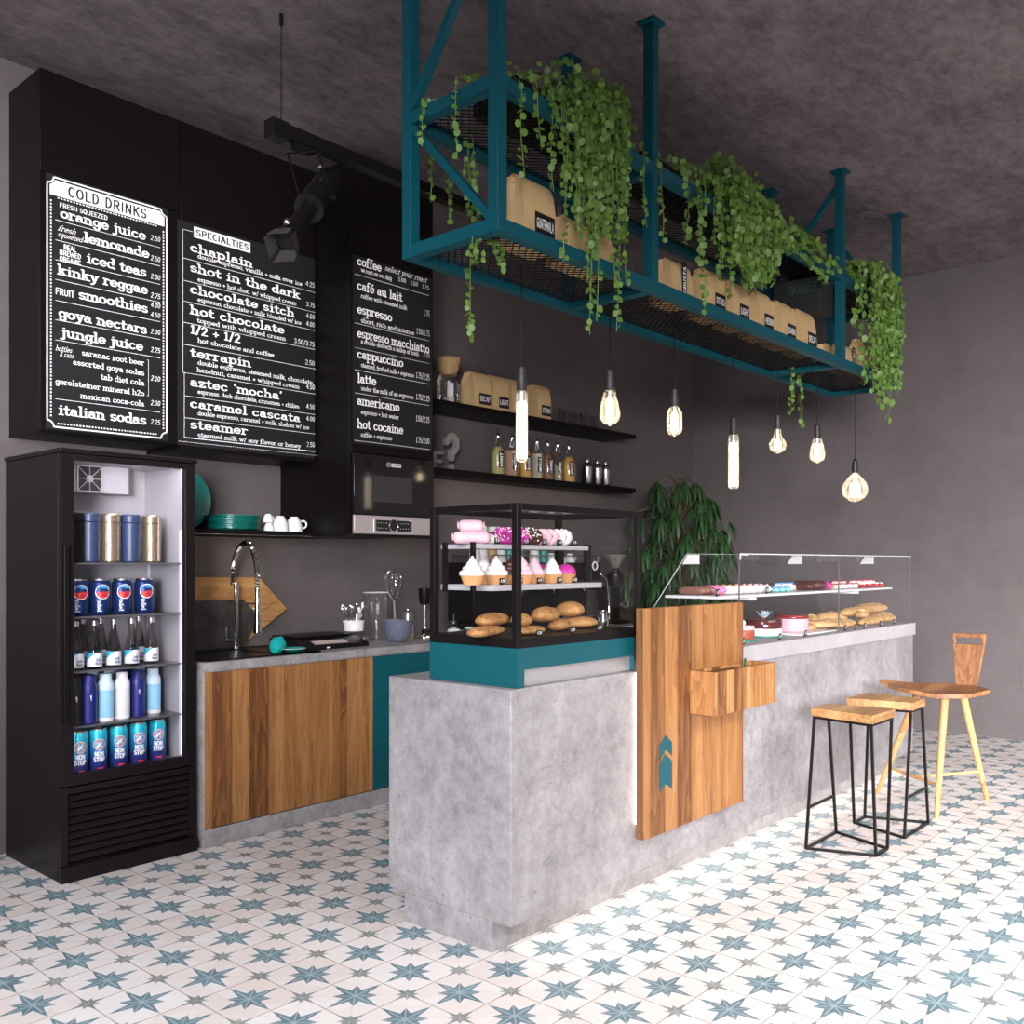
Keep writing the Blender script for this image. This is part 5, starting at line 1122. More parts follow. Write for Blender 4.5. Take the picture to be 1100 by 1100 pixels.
def chinacup(x, y, z, label, group, rz=0., s=1., m_=PORC):
    t_ = thing('coffee_cup', label, 'cup', (x, y, z), group, rz); t_.scale = (s, s, s)
    MB().lathe([(.040, 0), (.042, .004), (.039, .03), (.028, .058), (.022, .062), (.020, .068), (0, .066)], n=24).build('cup_body', m_, t_)
    MB().torus((.043, 0, .034), .016, .0042, 16, 6, 'Y').build('handle', m_, t_)
    return t_
c1 = chinacup(xat(592, 4.46), 4.46, tzz, 'white china cup upside down on the machine, left of three', 'china cups on the espresso machine', -.6)
for px, y, lb in ((602, 4.46, 'white china cup upside down on the machine, middle of three'), (612, 4.47, 'white china cup upside down on the machine, right of three')): dup(c1, (xat(px, y), y, tzz), -.3, lb)
# ============================================================ WALL CABINETS
ACAB = 4.47; ZTOP = 3.672; WARM_FILL = emis('soft_warm_fill', (1., .84, .70), 16.)  # warm emission for added strips that brighten the lower back wall
o = (1.81, ACAB, 2.005)
T = thing('tall_wall_cabinet', 'matt black wall cabinet carrying the COLD DRINKS menu, above the fridge', 'cabinet', o)
MB(o).box(1.81, 2.505, ACAB+.02, YB-.002, 2.005, ZTOP).build('carcass', BLACK, T, bevel=.001)
for z0, z1 in ((2.007, 3.197), (3.201, ZTOP)): MB(o).box(1.81, 2.504, ACAB, ACAB+.0195, z0, z1).build('door', BLACK, T, bevel=.001)
o = (2.507, ACAB, 2.005)
T = thing('wall_cabinet', 'matt black wall cabinet carrying the SPECIALTIES menu', 'cabinet', o)
MB(o).box(2.507, 3.35, ACAB+.02, YB-.002, 1.985, ZTOP).build('carcass', BLACK, T, bevel=.001)
for z0, z1 in ((1.985, 3.04), (3.044, ZTOP)): MB(o).box(2.509, 3.349, ACAB, ACAB+.0195, z0, z1).build('door', BLACK, T, bevel=.001)
DY = 4.156; o = (3.362, DY, 1.555)
T = thing('oven_cabinet', 'deep black wall cabinet housing the built-in oven and the coffee menu', 'cabinet', o)
q = MB(o); q.box(3.362, 3.38, DY+.02, YB-.002, 1.557, ZTOP); q.box(3.977, 3.995, DY+.02, YB-.002, 1.557, ZTOP); q.box(3.38, 3.977, DY+.02, YB-.002, 2.02, ZTOP); q.box(3.38, 3.977, YB-.03, YB-.002, 1.557, 2.02); q.box(3.38, 3.977, DY+.02, YB-.03, 1.557, 1.565)
q.build('carcass', BLACK, T, bevel=.001)
for z0, z1 in ((2.028, 3.165), (3.169, ZTOP)): MB(o).box(3.362, 3.995, DY, DY+.0195, z0, z1).build('door', BLACK, T, bevel=.001)
MB(o).box(2.43, 3.3605, ACAB+.0, YB-.002, 1.555, 1.580).build('side_shelf', BLACK, T, bevel=.001)
MB(o).box(2.43, 3.36, ACAB+.002, ACAB+.010, 1.540, 1.5545).build('fill_lip', BLACK, T); MB(o).box(2.45, 3.35, ACAB+.0105, ACAB+.014, 1.5425, 1.5545).build('light_strip', WARM_FILL, T)  # added strip, hidden by a lip, brightens the wall below
o = (3.381, DY-.012, 1.567)
T = thing('built_in_oven', 'black built-in compact oven with steel control strip in the deep cabinet', 'oven', o)
MB(o).box(3.3815, 3.9755, DY, DY+.45, 1.567, 2.018).build('housing', BMET, T); MB(o).box(3.39, 3.97, DY-.004, DY-.0005, 1.548, 1.5665).build('fill_lip', BMET, T); MB(o).box(3.40, 3.96, DY, DY+.0035, 1.551, 1.5565).build('light_strip', WARM_FILL, T)  # lip and glowing strip added under the oven as wall fill
dd = MB(o).box(3.372, 3.988, DY-.014, DY-.0005, 1.678, 2.020).build('door', mat('oven_glass', (.008, .006, .007), .06), T, bevel=.002)
zz = lambda py: zat(420, py, DY-.015)
sub(MB(o).box(xat(402, DY-.015), xat(443, DY-.015), DY-.0150, DY-.0142, zz(540), zz(512)), 'window', mat('oven_window', (.035, .032, .035), .05), dd)
q = MB(o); text(q, 'BOSCH', onY(xat(420.5, DY-.0155), zz(501.5), DY-.0155), width=.075, cap=.020, pen=(1.9, 1.6)); q.torus((xat(417.5, DY-.0155), DY-.0155, zz(499.5)), .0125, .0012, 20, 4, 'Y')
q.bar((xat(417.5, DY-.0155)-.008, DY-.0155, zz(499.5)), (xat(417.5, DY-.0155)+.008, DY-.0155, zz(499.5)), .002); q.build('lettering', WHITE, T, smooth=False)
cs = MB(o).box(3.372, 3.988, DY-.016, DY-.0005, 1.567, 1.672).build('control_strip', mat('oven_steel', (.62, .55, .54), .32, .6), T, bevel=.002)
xa, xb = xat(404, DY-.017), xat(441, DY-.017); z0, z1 = 1.585, 1.648
sub(MB(o).box(xa, xb, DY-.0172, DY-.0162, z0, z1), 'touch_panel', PAPERBLK, cs)
sub(MB(o).box(xa-.016, xa-.0005, DY-.019, DY-.0162, z0-.004, z1+.004), 'trim', CHROME, cs); sub(MB(o).box(xb+.0005, xb+.012, DY-.019, DY-.0162, z0-.004, z1+.004), 'trim', CHROME, cs)
sub(MB(o).torus(((xa+xb)/2, DY-.019, (z0+z1)/2), .034, .004, 28, 8, 'Y'), 'dial_ring', CHROME, cs)
q = MB(o)
for i in range(4):
    for j in range(2):
        for s in (-1, 1): q.box((xa+xb)/2+s*(.055+.02*i)-.004, (xa+xb)/2+s*(.055+.02*i)+.004, DY-.0176, DY-.0173, z0+.014+.03*j, z0+.019+.03*j)
sub(q, 'symbols', GREY, cs)
# things on the small shelf
pz = 1.581
T = thing('round_platter', 'big round teal plate standing upright against the wall beside the fridge', 'plate', (xat(196, 4.70), 4.70, pz+.166))
T.rotation_euler = (radians(-4), 0, 0)
MB().lathe([(.0, -.006), (.13, -.006), (.162, -.016), (.164, -.012), (.13, .002), (0, .002)], n=48, axis='Y').build('plate', TEALCER, T)
x = xat(249.5, 4.62); first = None
for i in range(9):
    nm = ['bottom', 'second', 'third', 'fourth', 'fifth', 'sixth', 'seventh', 'eighth', 'topmost'][i]
    lb = 'teal dinner plate, %s of the stack on the small wall shelf' % (nm if i in (0, 8) else nm+' from the bottom')
    if first is None:
        first = thing('dinner_plate', lb, 'plate', (x, 4.62, pz), 'stacked teal plates')
        MB().lathe([(.085, 0), (.09, .002), (.150, .010), (.150, .0125), (.09, .0055), (0, .005)], n=40).build('dish', TEALCER, first)
    else: dup(first, (x+R.uniform(-.004, .004), 4.62+R.uniform(-.004, .004), pz+i*.0087), None, lb)
CG = 'white cups on the small wall shelf'
c1 = chinacup(xat(289, 4.57), 4.57, pz, 'white cup at bottom left, touching the teal plates', CG, -.3, .72); dup(c1, (xat(288, 4.57), 4.57, pz+.0495), .1, 'white cup stacked on the leftmost cup by the plates')
dup(c1, (xat(301, 4.57), 4.57, pz), 2.2, 'large white cup upside down, middle of the row', scale=(1.15, 1.15, 1.3)); dup(c1, (xat(316, 4.57), 4.57, pz), -.5, 'large white cup upside down, rightmost of the row', scale=(1.2, 1.2, 1.3))
# ============================================================ MENU BOARDS
def board(name, label, o_, y, pieces):
    T = thing(name, label, 'menu board', (o_[0], y, o_[2])); return T
def sheet(corn, y, th=.006):
    return [pxp(a, b, y) for a, b in corn]
class Txt:
    def __init__(s, y, o): s.y = y; s.m = MB(o)
    def t(s, st, xl, ybl, xr, h, cap=False, pen=(1.55, 1.0), slant=0, pn=6, sp=.35):
        p = at(xl, ybl, Y=s.y); x2 = xat(xr, s.y); sc = (xat(xl+1, s.y)-p.x)
        d = (p.x*UF+s.y*UX)      # depth along the view axis
        hm = h*d/FPX
        text(s.m, st, onY(p.x, p.z, s.y), width=x2-p.x, xh=None if cap else hm, cap=hm if cap else None, pen=pen, slant=slant, pn=pn, sp=sp)
    def line(s, xl, y0, xr, w=.0022):
        p = at(xl, y0, Y=s.y); s.m.box(p.x, xat(xr, s.y), s.y-.0001, s.y, p.z-w/2, p.z+w/2)
    def vline(s, x, ya, yb, w=.0022):
        p = at(x, ya, Y=s.y); q = at(x, yb, Y=s.y); s.m.box(p.x-w/2, p.x+w/2, s.y-.0001, s.y, q.z, p.z)
# --- COLD DRINKS
ya = ACAB-.0075; o = (1.83, ya, 2.04)
T = thing('menu_board', 'black COLD DRINKS menu board with white scalloped border', 'menu board', o)
bx0, bx1 = 1.838, 2.425; bz1, bz0_ = zat(54, 189, ya), zat(54, 458, ya)
MB(o).box(bx0-.004, bx1+.006, ya+.0005, ACAB-.0005, bz0_-.012, bz1+.012).build('panel', PAPERBLK, T); TP = T.children[0]
X = Txt(ya, o)
SM = dict(pen=(1.35, 1.0), pn=4)
for a in (('orange juice', 65, 233.1, 156.4, 8), ('lemonade', 90.2, 259.3, 160, 8), ('iced teas', 93.5, 281.8, 157, 8), ('kinky reggae', 62.5, 294.2, 158.5, 8), ('smoothies', 84.8, 320.4, 158.5, 8),
          ('goya nectars', 63.3, 340.4, 157.5, 8), ('jungle juice', 66.2, 361.2, 153.5, 8), ('italian sodas', 63.3, 445, 157, 8.3)): X.t(*a[:4], a[4]*.80, pen=(1.75, 1.05), sp=.55)
for a in (('saranac root beer', 88, 381.4, 155, 4.6), ('assorted goya sodas', 78.5, 391.3, 155, 4.6), ('tab diet cola', 108.4, 407.3, 155, 4.6), ('gerolsteiner mineral h2o', 59.6, 412, 155, 4.6), ('mexican coca-cola', 86.5, 427.6, 155, 4.4)): X.t(*a[:4], 3.7, **SM)
X.t('FRESH SQUEEZED', 64, 222.2, 115.6, 4.6, cap=True, pen=(1.4, 1.2), pn=4); X.t('FRUIT', 59.6, 315.5, 80, 6.6, cap=True, pen=(1.5, 1.3), pn=4)
for st, a, b, c in (('REAL', 68.5, 267.5, 82), ('BREWED', 64, 273, 87), ('ORGANIC', 64, 279.8, 87)): X.t(st, a, b, c, 5, cap=True, pen=(1.7, 1.5), pn=4)
X.t('fresh', 62, 247, 81, 3.6, slant=.5, pen=(.9, .8), pn=4); X.t('squeezed', 61.5, 253.5, 88, 3.4, slant=.5, pen=(.9, .8), pn=4)
X.t('bottles', 59.5, 376, 77, 3.4, slant=.4, pen=(.9, .8), pn=4); X.t('& cans', 64, 382.5, 79, 3.4, slant=.4, pen=(.9, .8), pn=4)
for st, b in (('2.50', 259.5), ('2.50', 281.3), ('2.50', 301), ('2.75', 321.3), ('4.00', 331.5), ('4.50', 342), ('2.00', 360.2), ('2.25', 379.8), ('2.10', 410.5), ('2.00', 437), ('2.25', 457.5)):
    X.t(st, 161.8, b-2.2, 172, 5.4, cap=True, pen=(1.1, .8), pn=4, slant=.15)
for b in (236, 257.5, 278.9, 300, 322.5, 343.3, 365, 428.4): X.line(59.5, b, 172)
zb_ = lambda py: zat(54, py, ya)
X.vline(159.5, 387, 425, .0018); X.line(157.8, 386.6, 159.7, .0018); X.line(157.8, 425, 159.7, .0018)
# stepped border
def border(ins, w):
    a, b, c, d = bx0+ins, bx1-ins, bz0_+ins, bz1-ins; k = .03; m_ = X.m; y_ = ya
    arc = lambda cx, cz, a0, a1: [(cx+k*cos(radians(a0+(a1-a0)*i/5)), cz+k*sin(radians(a0+(a1-a0)*i/5))) for i in range(6)]
    P = arc(a, c, 90, 0)+arc(b, c, 180, 90)+arc(b, d, 270, 180)+arc(a, d, 0, -90)
    for i in range(len(P)):
        p, q_ = P[i], P[(i+1) % len(P)]; dx, dz = q_[0]-p[0], q_[1]-p[1]; L_ = hypot(dx, dz)
        if L_ < 1e-6: continue
        nx, nz = -dz/L_*w/2, dx/L_*w/2; m_.poly([(p[0]-nx, y_, p[1]-nz), (q_[0]-nx, y_, q_[1]-nz), (q_[0]+nx, y_, q_[1]+nz), (p[0]+nx, y_, p[1]+nz)])
    return a, b, c, d
border(0, .007)
a, b, c, d = bx0+.017, bx1-.017, bz0_+.017, bz1-.10
n = 66
for i in range(n):
    z = c+.03+(d-c-.03)*i/n
    for x in (a, b): X.m.box(x-.0035, x+.0035, ya-.0001, ya, z, z+.008)
for i in range(34):
    x = a+.03+(b-a-.06)*i/34; X.m.box(x, x+.008, ya-.0001, ya, c-.0035, c+.0035); X.m.box(x, x+.008, ya-.0001, ya, bz1-.094, bz1-.088)
hz0, hz1 = bz1-.083, bz1-.012
X.m.poly([(x, ya, z) for x, z in ((bx0+.012, hz0), (bx1-.012, hz0), (bx1-.012, hz1-.026), (bx1-.024, hz1-.018), (bx1-.036, hz1), (bx0+.036, hz1), (bx0+.024, hz1-.018), (bx0+.012, hz1-.026))])
X.m.build('lettering', WHITE, TP, smooth=False)
q = MB(o); text(q, 'COLD DRINKS', onY(bx0+.095, hz0+.014, ya-.0006), width=.385, cap=.044, pen=(1.6, 1.3), sp=1.1); q.build('header_lettering', PAPERBLK, TP, smooth=False)
# --- SPECIALTIES
ya = ACAB-.0075; o = (2.52, ya, 2.0)
T = thing('menu_board', 'black SPECIALTIES menu board left of the deep oven cabinet', 'menu board', o)
MB(o).box(xat(191, ya), 3.345, ya+.0005, ACAB-.0005, zat(195, 478, ya), zat(195, 236, ya)).build('panel', PAPERBLK, T); TP = T.children[0]
X = Txt(ya, o)
for a in (('chaplain', 204.7, 269.4, 271.2), ('shot in the dark', 204.7, 291, 322.2), ('chocolate sitch', 204.7, 314.2, 316), ('hot chocolate', 204.7, 336.6, 305.2), ('1/2 + 1/2', 204.7, 357.5, 258), ('terrapin', 204.7, 382.5, 269.3),
          ("aztec 'mocha'", 204.7, 414.1, 302.9), ('caramel cascata', 204.7, 437.3, 322.2), ('steamer', 204.7, 459.7, 265.8)): X.t(*a, 5.7, pen=(1.65, 1.1), sp=.8)
for a in (('double espresso, vanilla + milk over ice', 212.5, 277.1, 324.5), ('espresso + hot choc. w/ whipped cream', 212.5, 301.9, 318.3), ('espresso, chocolate + milk blended w/ ice', 212.5, 323.5, 323.7), ('topped with whipped cream', 211.7, 345.9, 306.7),
          ('hot chocolate and coffee', 212.5, 367.6, 294.4), ('double espresso, steamed milk, chocolate,', 212.5, 391.4, 336.9), ('hazelnut, caramel + whipped cream', 211.7, 399.1, 321.4), ('espresso, dark chocolate, cinnamon + chilies', 212.5, 422.6, 321.4),
          ('double espresso, caramel + milk, shaken w/ ice', 212.5, 445.8, 332), ('steamed milk w/ any flavor or honey', 212.5, 469, 323)): X.t(*a, 2.9, **SM)
for st, a, b in (('4.25', 328.4, 306.5), ('3.75', 329, 328.6), ('4.50', 329, 341), ('4.00', 329, 349.5), ('3.50/3.75', 316, 368), ('2.50', 328, 391), ('4.50', 329, 417.2), ('4.50', 329, 438.5), ('4.00', 329, 451.6), ('2.50', 329.5, 479.5)): X.t(st, a, b, 338, 5, cap=True, pen=(1.1, .9), pn=4)
for a, b in ((197, 277), (197, 301), (197, 323.2), (197, 346), (197, 369.6), (197, 400), (198, 425), (198, 448.5)): X.line(a, b, 338.5)
X.vline(196.5, 246, 400); X.line(196.5, 246, 207); X.vline(198, 400, 469.8); X.line(198, 469.8, 338.5, .004)
for i in range(60):
    x0_ = xat(192+i*2.52, ya); X.m.box(x0_, x0_+.007, ya-.0001, ya, zat(192, 473.8, ya)-.0015, zat(192, 473.8, ya)+.0015)
p = at(208.3, 243.1, Y=ya); q_ = at(208.3, 254.7, Y=ya); X.m.box(p.x, xat(268.9, ya), ya-.0003, ya, q_.z, p.z)
X.m.build('lettering', WHITE, TP, smooth=False)
q = MB(o); w_ = xat(268.9, ya)-p.x; text(q, 'SPECIALTIES', onY(p.x+.012, q_.z+.013, ya-.0007), width=w_-.024, cap=p.z-q_.z-.026, pen=(1.7, 1.4), sp=.9); q.build('header_lettering', PAPERBLK, TP, smooth=False)
# --- COFFEE
ya = DY-.0075; o = (3.37, ya, 2.04)
T = thing('menu_board', 'black coffee menu board above the built-in oven', 'menu board', o)
MB(o).box(3.372, 3.985, ya+.0005, DY-.0005, 2.075, 3.13).build('panel', PAPERBLK, T); TP = T.children[0]
X = Txt(ya, o)
for a in (('coffee', 384, 284.1, 409.5), ('caf\u00e9 au lait', 384, 310.4, 432), ('espresso', 384, 335.9, 421), ('espresso macchiatto', 384, 361.6, 461), ('cappuccino', 384, 384, 433), ('latte', 384, 410.3, 404), ('americano', 384, 434.2, 429), ('hot cocaine', 384, 459.4, 433)): X.t(*a, 6.0, pen=(1.6, .95))
for a in (('we roast our own daily', 387.9, 291.8, 421), ('coffee with steamed milk', 387.9, 319.6, 437.3), ('short, rich and intense', 387.9, 345.9, 445), ('a double shot with a dollop of froth', 387.9, 368.5, 449.7), ('steamed, frothed milk + espresso', 387.9, 394, 444.6),
          ('under the milk of an espresso', 387.9, 418.8, 444.3), ('espresso + hot water', 387.9, 444.3, 428.5), ('coffee + espresso', 387.9, 468.7, 421)): X.t(*a, 2.9, **SM)
X.t('select your roast', 413, 290, 458, 3.6, slant=.5, pen=(.9, .8), pn=4); X.t('1.00   1.50   1.75', 428, 301.5, 461, 4.2, cap=True, pen=(1.1, .9), pn=4)
for st, a, b in (('1.75', 455, 338.3), ('1.50/1.75', 447.5, 358), ('2.25', 455, 383), ('1.75/2.25', 447, 405.5), ('1.75/2.25', 447, 428.8), ('1.50/2.25', 447, 452), ('1.75/2.00', 447, 475)): X.t(st, a, b, 461.5, 6, cap=True, pen=(1.2, .9), pn=4)
for b in (294.1, 346.7, 373, 397, 421.9, 472.9): X.line(381, b, 461, .0022)
X.m.build('lettering', WHITE, TP, smooth=False)
# ============================================================ WALL SHELVES
def wshelf(zt_, label):
    o = (3.997, 4.49, zt_-.034); T = thing('wall_shelf', label, 'shelf', o)
    MB(o).box(3.997, 6.70, 4.49, YB-.002, zt_-.034, zt_).build('board', BLACK, T, bevel=.001)
    if zt_ < 2.3:
        MB(o).box(4.0, 6.66, 4.492, 4.50, zt_-.050, zt_-.0345).build('fill_lip', BLACK, T); MB(o).box(4.02, 6.6, 4.5005, 4.504, zt_-.047, zt_-.0345).build('light_strip', WARM_FILL, T)  # added lip hides an added strip lighting the wall under this shelf
US, LS = 2.49, 2.035
wshelf_dummy = 0
wshelf(US, 'black wall shelf with coffee bags, the upper of two'); wshelf(LS, 'black wall shelf with syrup bottles, the lower of two')
def letters(st, px, y, z, h, m_, labelf, group, w=None, th=.03, pen=(1.5, 1.4)):
    for i, c in enumerate(st):
        x = xat(px[i], y); o_ = (x, y, z); w_ = (w or h*.62)
        T = thing('wall_letter', labelf(c), 'letter', o_, group)
        q = MB(); gw, strokes = G[c]; sy = h/8.; sx = w_/gw; n = 8
        for pl in strokes:
            for (a, b), (c_, d) in zip(pl, pl[1:]):
                b, d = .75+b*.82, .75+d*.82
                hl = hull([(round(a+pen[0]/2*cos(2*pi*k/n+.39), 4), round(b+pen[1]/2*sin(2*pi*k/n+.39), 4)) for k in range(n)]+[(round(c_+pen[0]/2*cos(2*pi*k/n+.39), 4), round(d+pen[1]/2*sin(2*pi*k/n+.39), 4)) for k in range(n)])
                kk_ = len(q.v)*.00001; q.prism([(u*sx-w_/2, v*sy) for u, v in hl], -kk_, th)
        q.build('letter', m_, T, smooth=False)
ZINC = mat('zinc_letter', (.30, .27, .26), .5, .2)
letters('F', (470.5,), 4.72, LS+.001, zat(470, 478, 4.72)-zat(470, 500.5, 4.72), ZINC, lambda c: 'grey block letter F standing on the lower wall shelf', 'block letters', .10)
letters('?', (486.5,), 4.66, LS+.001, zat(487, 458, 4.66)-zat(487, 501, 4.66), ZINC, lambda c: 'large grey question mark standing on the lower wall shelf', 'block letters', .13)
letters('RUTI', (606, 617, 629, 640), 4.74, US+.001, .16, mat('dim_letter', (.060, .050, .050), .6), lambda c: 'dark block letter %s standing on the upper wall shelf' % c, 'dark block letters', .085)
# coffee bags
def bagmesh(T, w, d, h, text_=None, vert=False, lab=(.14, .10), roll=True, tx=0., tz=None, body='bag_body'):
    q = MB(); n = 0
    secs = []
    prof = [(0, 0, 1.), (.0, .02, 1.), (-.004, h*.35, 1.), (0.004, h*.62, .92), (.012, h*.80, .70), (.024, h*.90, .50), (.040, h*.965, .36)]
    for y0, z, k in prof:
        dd_ = d*k; g_ = .012*min(1, z/h*2)
        secs.append([(-w/2, y0, z), (w/2, y0, z), (w/2-g_, y0+dd_/2, z), (w/2, y0+dd_, z), (-w/2, y0+dd_, z), (-w/2+g_, y0+dd_/2, z)])
    q.loft(secs)
    q.build(body, KRAFT, T, sharp=25)
    if roll:
        q = MB(); r = .021; pts = []
        for i in range(17):
            a = radians(150-i*27); rr = r*(1-.028*i); pts.append((.058+rr*cos(a), h-r-.002+rr*sin(a)))
        for i in range(len(pts)-1):
            (a, b), (c, e) = pts[i], pts[i+1]; q.add([(-w/2, a, b), (w/2, a, b), (w/2, c, e), (-w/2, c, e)], [(0, 1, 2, 3)])
        for i in range(len(pts)-1):
            (a, b), (c, e) = pts[i], pts[i+1]; q.add([(-w/2, a+.0016, b), (w/2, a+.0016, b), (w/2, c+.0016, e), (-w/2, c+.0016, e)], [(3, 2, 1, 0)])
        q.build('rolled_top', KRAFT, T)
    if text_:
        tz = h*.12 if tz is None else tz
        q = MB(); q.box(tx-lab[0]/2, tx+lab[0]/2, -.0062, -.0048, tz, tz+lab[1]); lb = q.build('label_patch', PAPERBLK, T, smooth=False)
        q = MB()
        if vert: text(q, text_, lambda u, v, k: (tx-lab[0]*.28+lab[0]*.56-v if 0 else tx+lab[0]*.28-(lab[0]*.56-v) if 0 else tx-lab[0]*.28+v if 0 else tx+lab[0]*.26-v, -.0068-k, tz+.015+u), width=lab[1]-.03, cap=lab[0]*.52, pen=(1.8, 1.6), pn=4)
        else: text(q, text_, lambda u, v, k: (tx-lab[0]*.43+u, -.0068-k, tz+lab[1]*.3+v), width=lab[0]*.86, cap=lab[1]*.42, pen=(1.7, 1.5), pn=4)
        q.build('lettering', WHITE, lb, smooth=False)
def wbag(px0, px1, top, tx_, label, y=4.53):
    xa_, xb_ = xat(px0, y), xat(px1, y); w = xb_-xa_; pm = (px0+px1)/2
    h = zat(pm, top, y)-US
    T = thing('coffee_bag', label, 'coffee bag', ((xa_+xb_)/2, y, US+.001), 'kraft coffee bags on the wall shelf')
    bagmesh(T, w, .15, h, tx_, lab=(w*.66, h*.30), tz=h*.10, tx=w*.12)
wbag(509, 527.5, 399, 'DECAF', 'kraft coffee bag with black DECAF label on the upper wall shelf')
wbag(531, 547, 403, 'LIGHT', 'kraft coffee bag with black LIGHT label on the upper wall shelf')
wbag(550.5, 566, 407, 'BREW', 'kraft coffee bag mostly hidden behind the first tube lamp')
wbag(577, 592, 413, 'STRONG', 'kraft coffee bag with black STRONG label, rightmost on the wall shelf')
jx, jy = xat(482, 4.60), 4.60; T = thing('storage_jar', 'clear glass jar with wide cork lid on the upper wall shelf', 'jar', (jx, jy, US+.001))
MB().lathe([(.075, 0), (.084, .006), (.084, .17), (.065, .205), (.062, .215)], n=32).build('glass', GLASSJ, T)
MB().lathe([(.055, .2), (.060, .225), (.068, .235), (.080, .30), (.082, .315), (0, .317)], n=32).build('cork_lid', mat('cork', (.42, .27, .12), .8, var=.25, vs=40), T)
MB().lathe([(.03, .008), (.04, .01), (.042, .05), (.0, .06)], n=18).build('sachets', mat('sachet_pink', (.32, .20, .19), .6), T)
for i, (dx, dy) in enumerate(((-.02, -.03), (0, -.035), (-.012, -.012))): MB().box(dx-.007, dx+.007, dy-.006, dy+.006, .008, .13+.015*i).build('stirrer_bundle', PORC, T)
# syrup bottles
def syrup(px, y, kind, col, txt, label):
    x = xat(px, y); t_ = thing('syrup_bottle', label, 'bottle', (x, y, LS+.001), 'syrup bottles on the lower wall shelf'); t_.rotation_euler[2] = .5
    w = .058 if kind != 's' else .05
    def sq(r, k=.75, n=20):
        out = []
        for i in range(n):
            a = 2*pi*i/n; c_, s_ = cos(a), sin(a); f = 1/((abs(c_)**4+abs(s_)**4)**.25); out.append((r*f*c_, r*f*s_))
        return out
    q = MB()
    hb = .185 if kind == 'r' else .20
    sc_ = [(w*.95, 0), (w, .006), (w, hb-.04), (w*.92, hb-.01), (w*.5, hb+.03), (.018, hb+.05), (.015, hb+.085)] if kind == 'r' else [(w*.8, 0), (w*.84, .006), (w*.84, hb-.02), (w*.7, hb), (.018, hb+.022), (.015, hb+.075)]
    secs = []
    for r, z in sc_:
        secs.append([(r*cos(2*pi*i/24), r*sin(2*pi*i/24), z) for i in range(24)] if kind == 'r' or r < .03 else [(a, b, z) for a, b in [(r*1/((abs(cos(t))**6+abs(sin(t))**6)**(1/6))*cos(t), r*1/((abs(cos(t))**6+abs(sin(t))**6)**(1/6))*sin(t)) for t in (2*pi*i/24 for i in range(24))]])
    q.loft(secs).build('glass', GLASSJ, t_)
    lvl = {'r': hb-.005, 'q': hb-.01, 's': .12}[kind]
    q = MB(); r = (w if kind == 'r' else w*.84)-.003
    if kind == 'r': q.lathe([(r*.95, .004), (r, .01), (r, hb-.04), (r*.9, hb-.012), (r*.45, lvl+.022), (0, lvl+.023)], n=24)
    else: q.loft([[(a*k, b*k, z) for a, b in [(r/((abs(cos(t))**6+abs(sin(t))**6)**(1/6))*cos(t), r/((abs(cos(t))**6+abs(sin(t))**6)**(1/6))*sin(t)) for t in (2*pi*i/24 for i in range(24))]] for k, z in ((.96, .004), (1, .01), (1, lvl))])
    q.build('syrup', col, t_)
    MB().lathe([(.016, sc_[-1][1]), (.017, sc_[-1][1]+.012), (.009, sc_[-1][1]+.022), (.004, sc_[-1][1]+.03), (.003, sc_[-1][1]+.085)], n=12).build('pourer', CHROME, t_)
    a0 = math.atan2(-y, -x)-.5+.45; rr = (w if kind == 'r' else w*.86)+.0012
    q = MB(); patch((0, 0), rr+.006*(kind != 'r'), a0-.34, a0+.34, .05, .165, q, 6); lp_ = q.build('label_patch', PAPERBLK, t_)
    q = MB(); text(q, txt, oncyl((0, 0), rr+.0015+.006*(kind != 'r'), a0+.16, .056, up=True), width=.10, cap=.020, pen=(1.6, 1.4), pn=4); q.build('lettering', WHITE, lp_, smooth=False)
def syr(nm, c): return mat(nm, c, .12, vs=3)
OLIV = syr('syrup_olive', (.40, .36, .15)); ROSE = syr('syrup_rose', (.42, .25, .18)); AMB = syr('syrup_amber', (.58, .33, .10)); PALE = syr('syrup_pale', (.40, .36, .26)); BRWN = syr('syrup_brown', (.24, .12, .075))
for a in ((535, 4.56, 'r', OLIV, 'MINT', 'round syrup bottle of olive green syrup, leftmost on the shelf'), (550, 4.58, 'q', ROSE, 'LAVENDER', 'square bottle of rose coloured syrup, second in the row'), (564.5, 4.58, 'r', AMB, 'BASIL', 'amber syrup bottle half hidden behind the tube lamp'),
          (577, 4.58, 'q', PALE, 'VANILLA', 'square bottle of pale syrup right of the tube lamp'), (588.5, 4.58, 'r', BRWN, 'CARAMEL', 'round bottle of reddish brown syrup'), (599, 4.59, 's', PALE, 'LIME', 'half empty clear bottle before the last syrup bottle'), (611, 4.58, 'r', AMB, 'APRICOT', 'round bottle of amber syrup, rightmost in the row')): syrup(*a)
def shaker(px, label):
    y = 4.58; t_ = thing('cocktail_shaker', label, 'shaker', (xat(px, y), y, LS+.001), 'steel cocktail shakers')
    MB().lathe([(.032, 0), (.036, .006), (.040, .12), (.042, .14)], n=24).build('tin', STEEL, t_)
    MB().lathe([(.042, .1405), (.040, .155), (.026, .178), (.022, .182)], n=24).build('strainer', STEEL, t_)
    MB().lathe([(.0215, .1825), (.022, .215), (.016, .225), (0, .226)], n=20).build('cap', STEEL, t_)
shaker(631, 'steel cocktail shaker, left of three beside the bottles'); shaker(641.5, 'steel cocktail shaker, middle of three on the lower shelf'); shaker(650.5, 'steel cocktail shaker, right of three on the lower shelf')
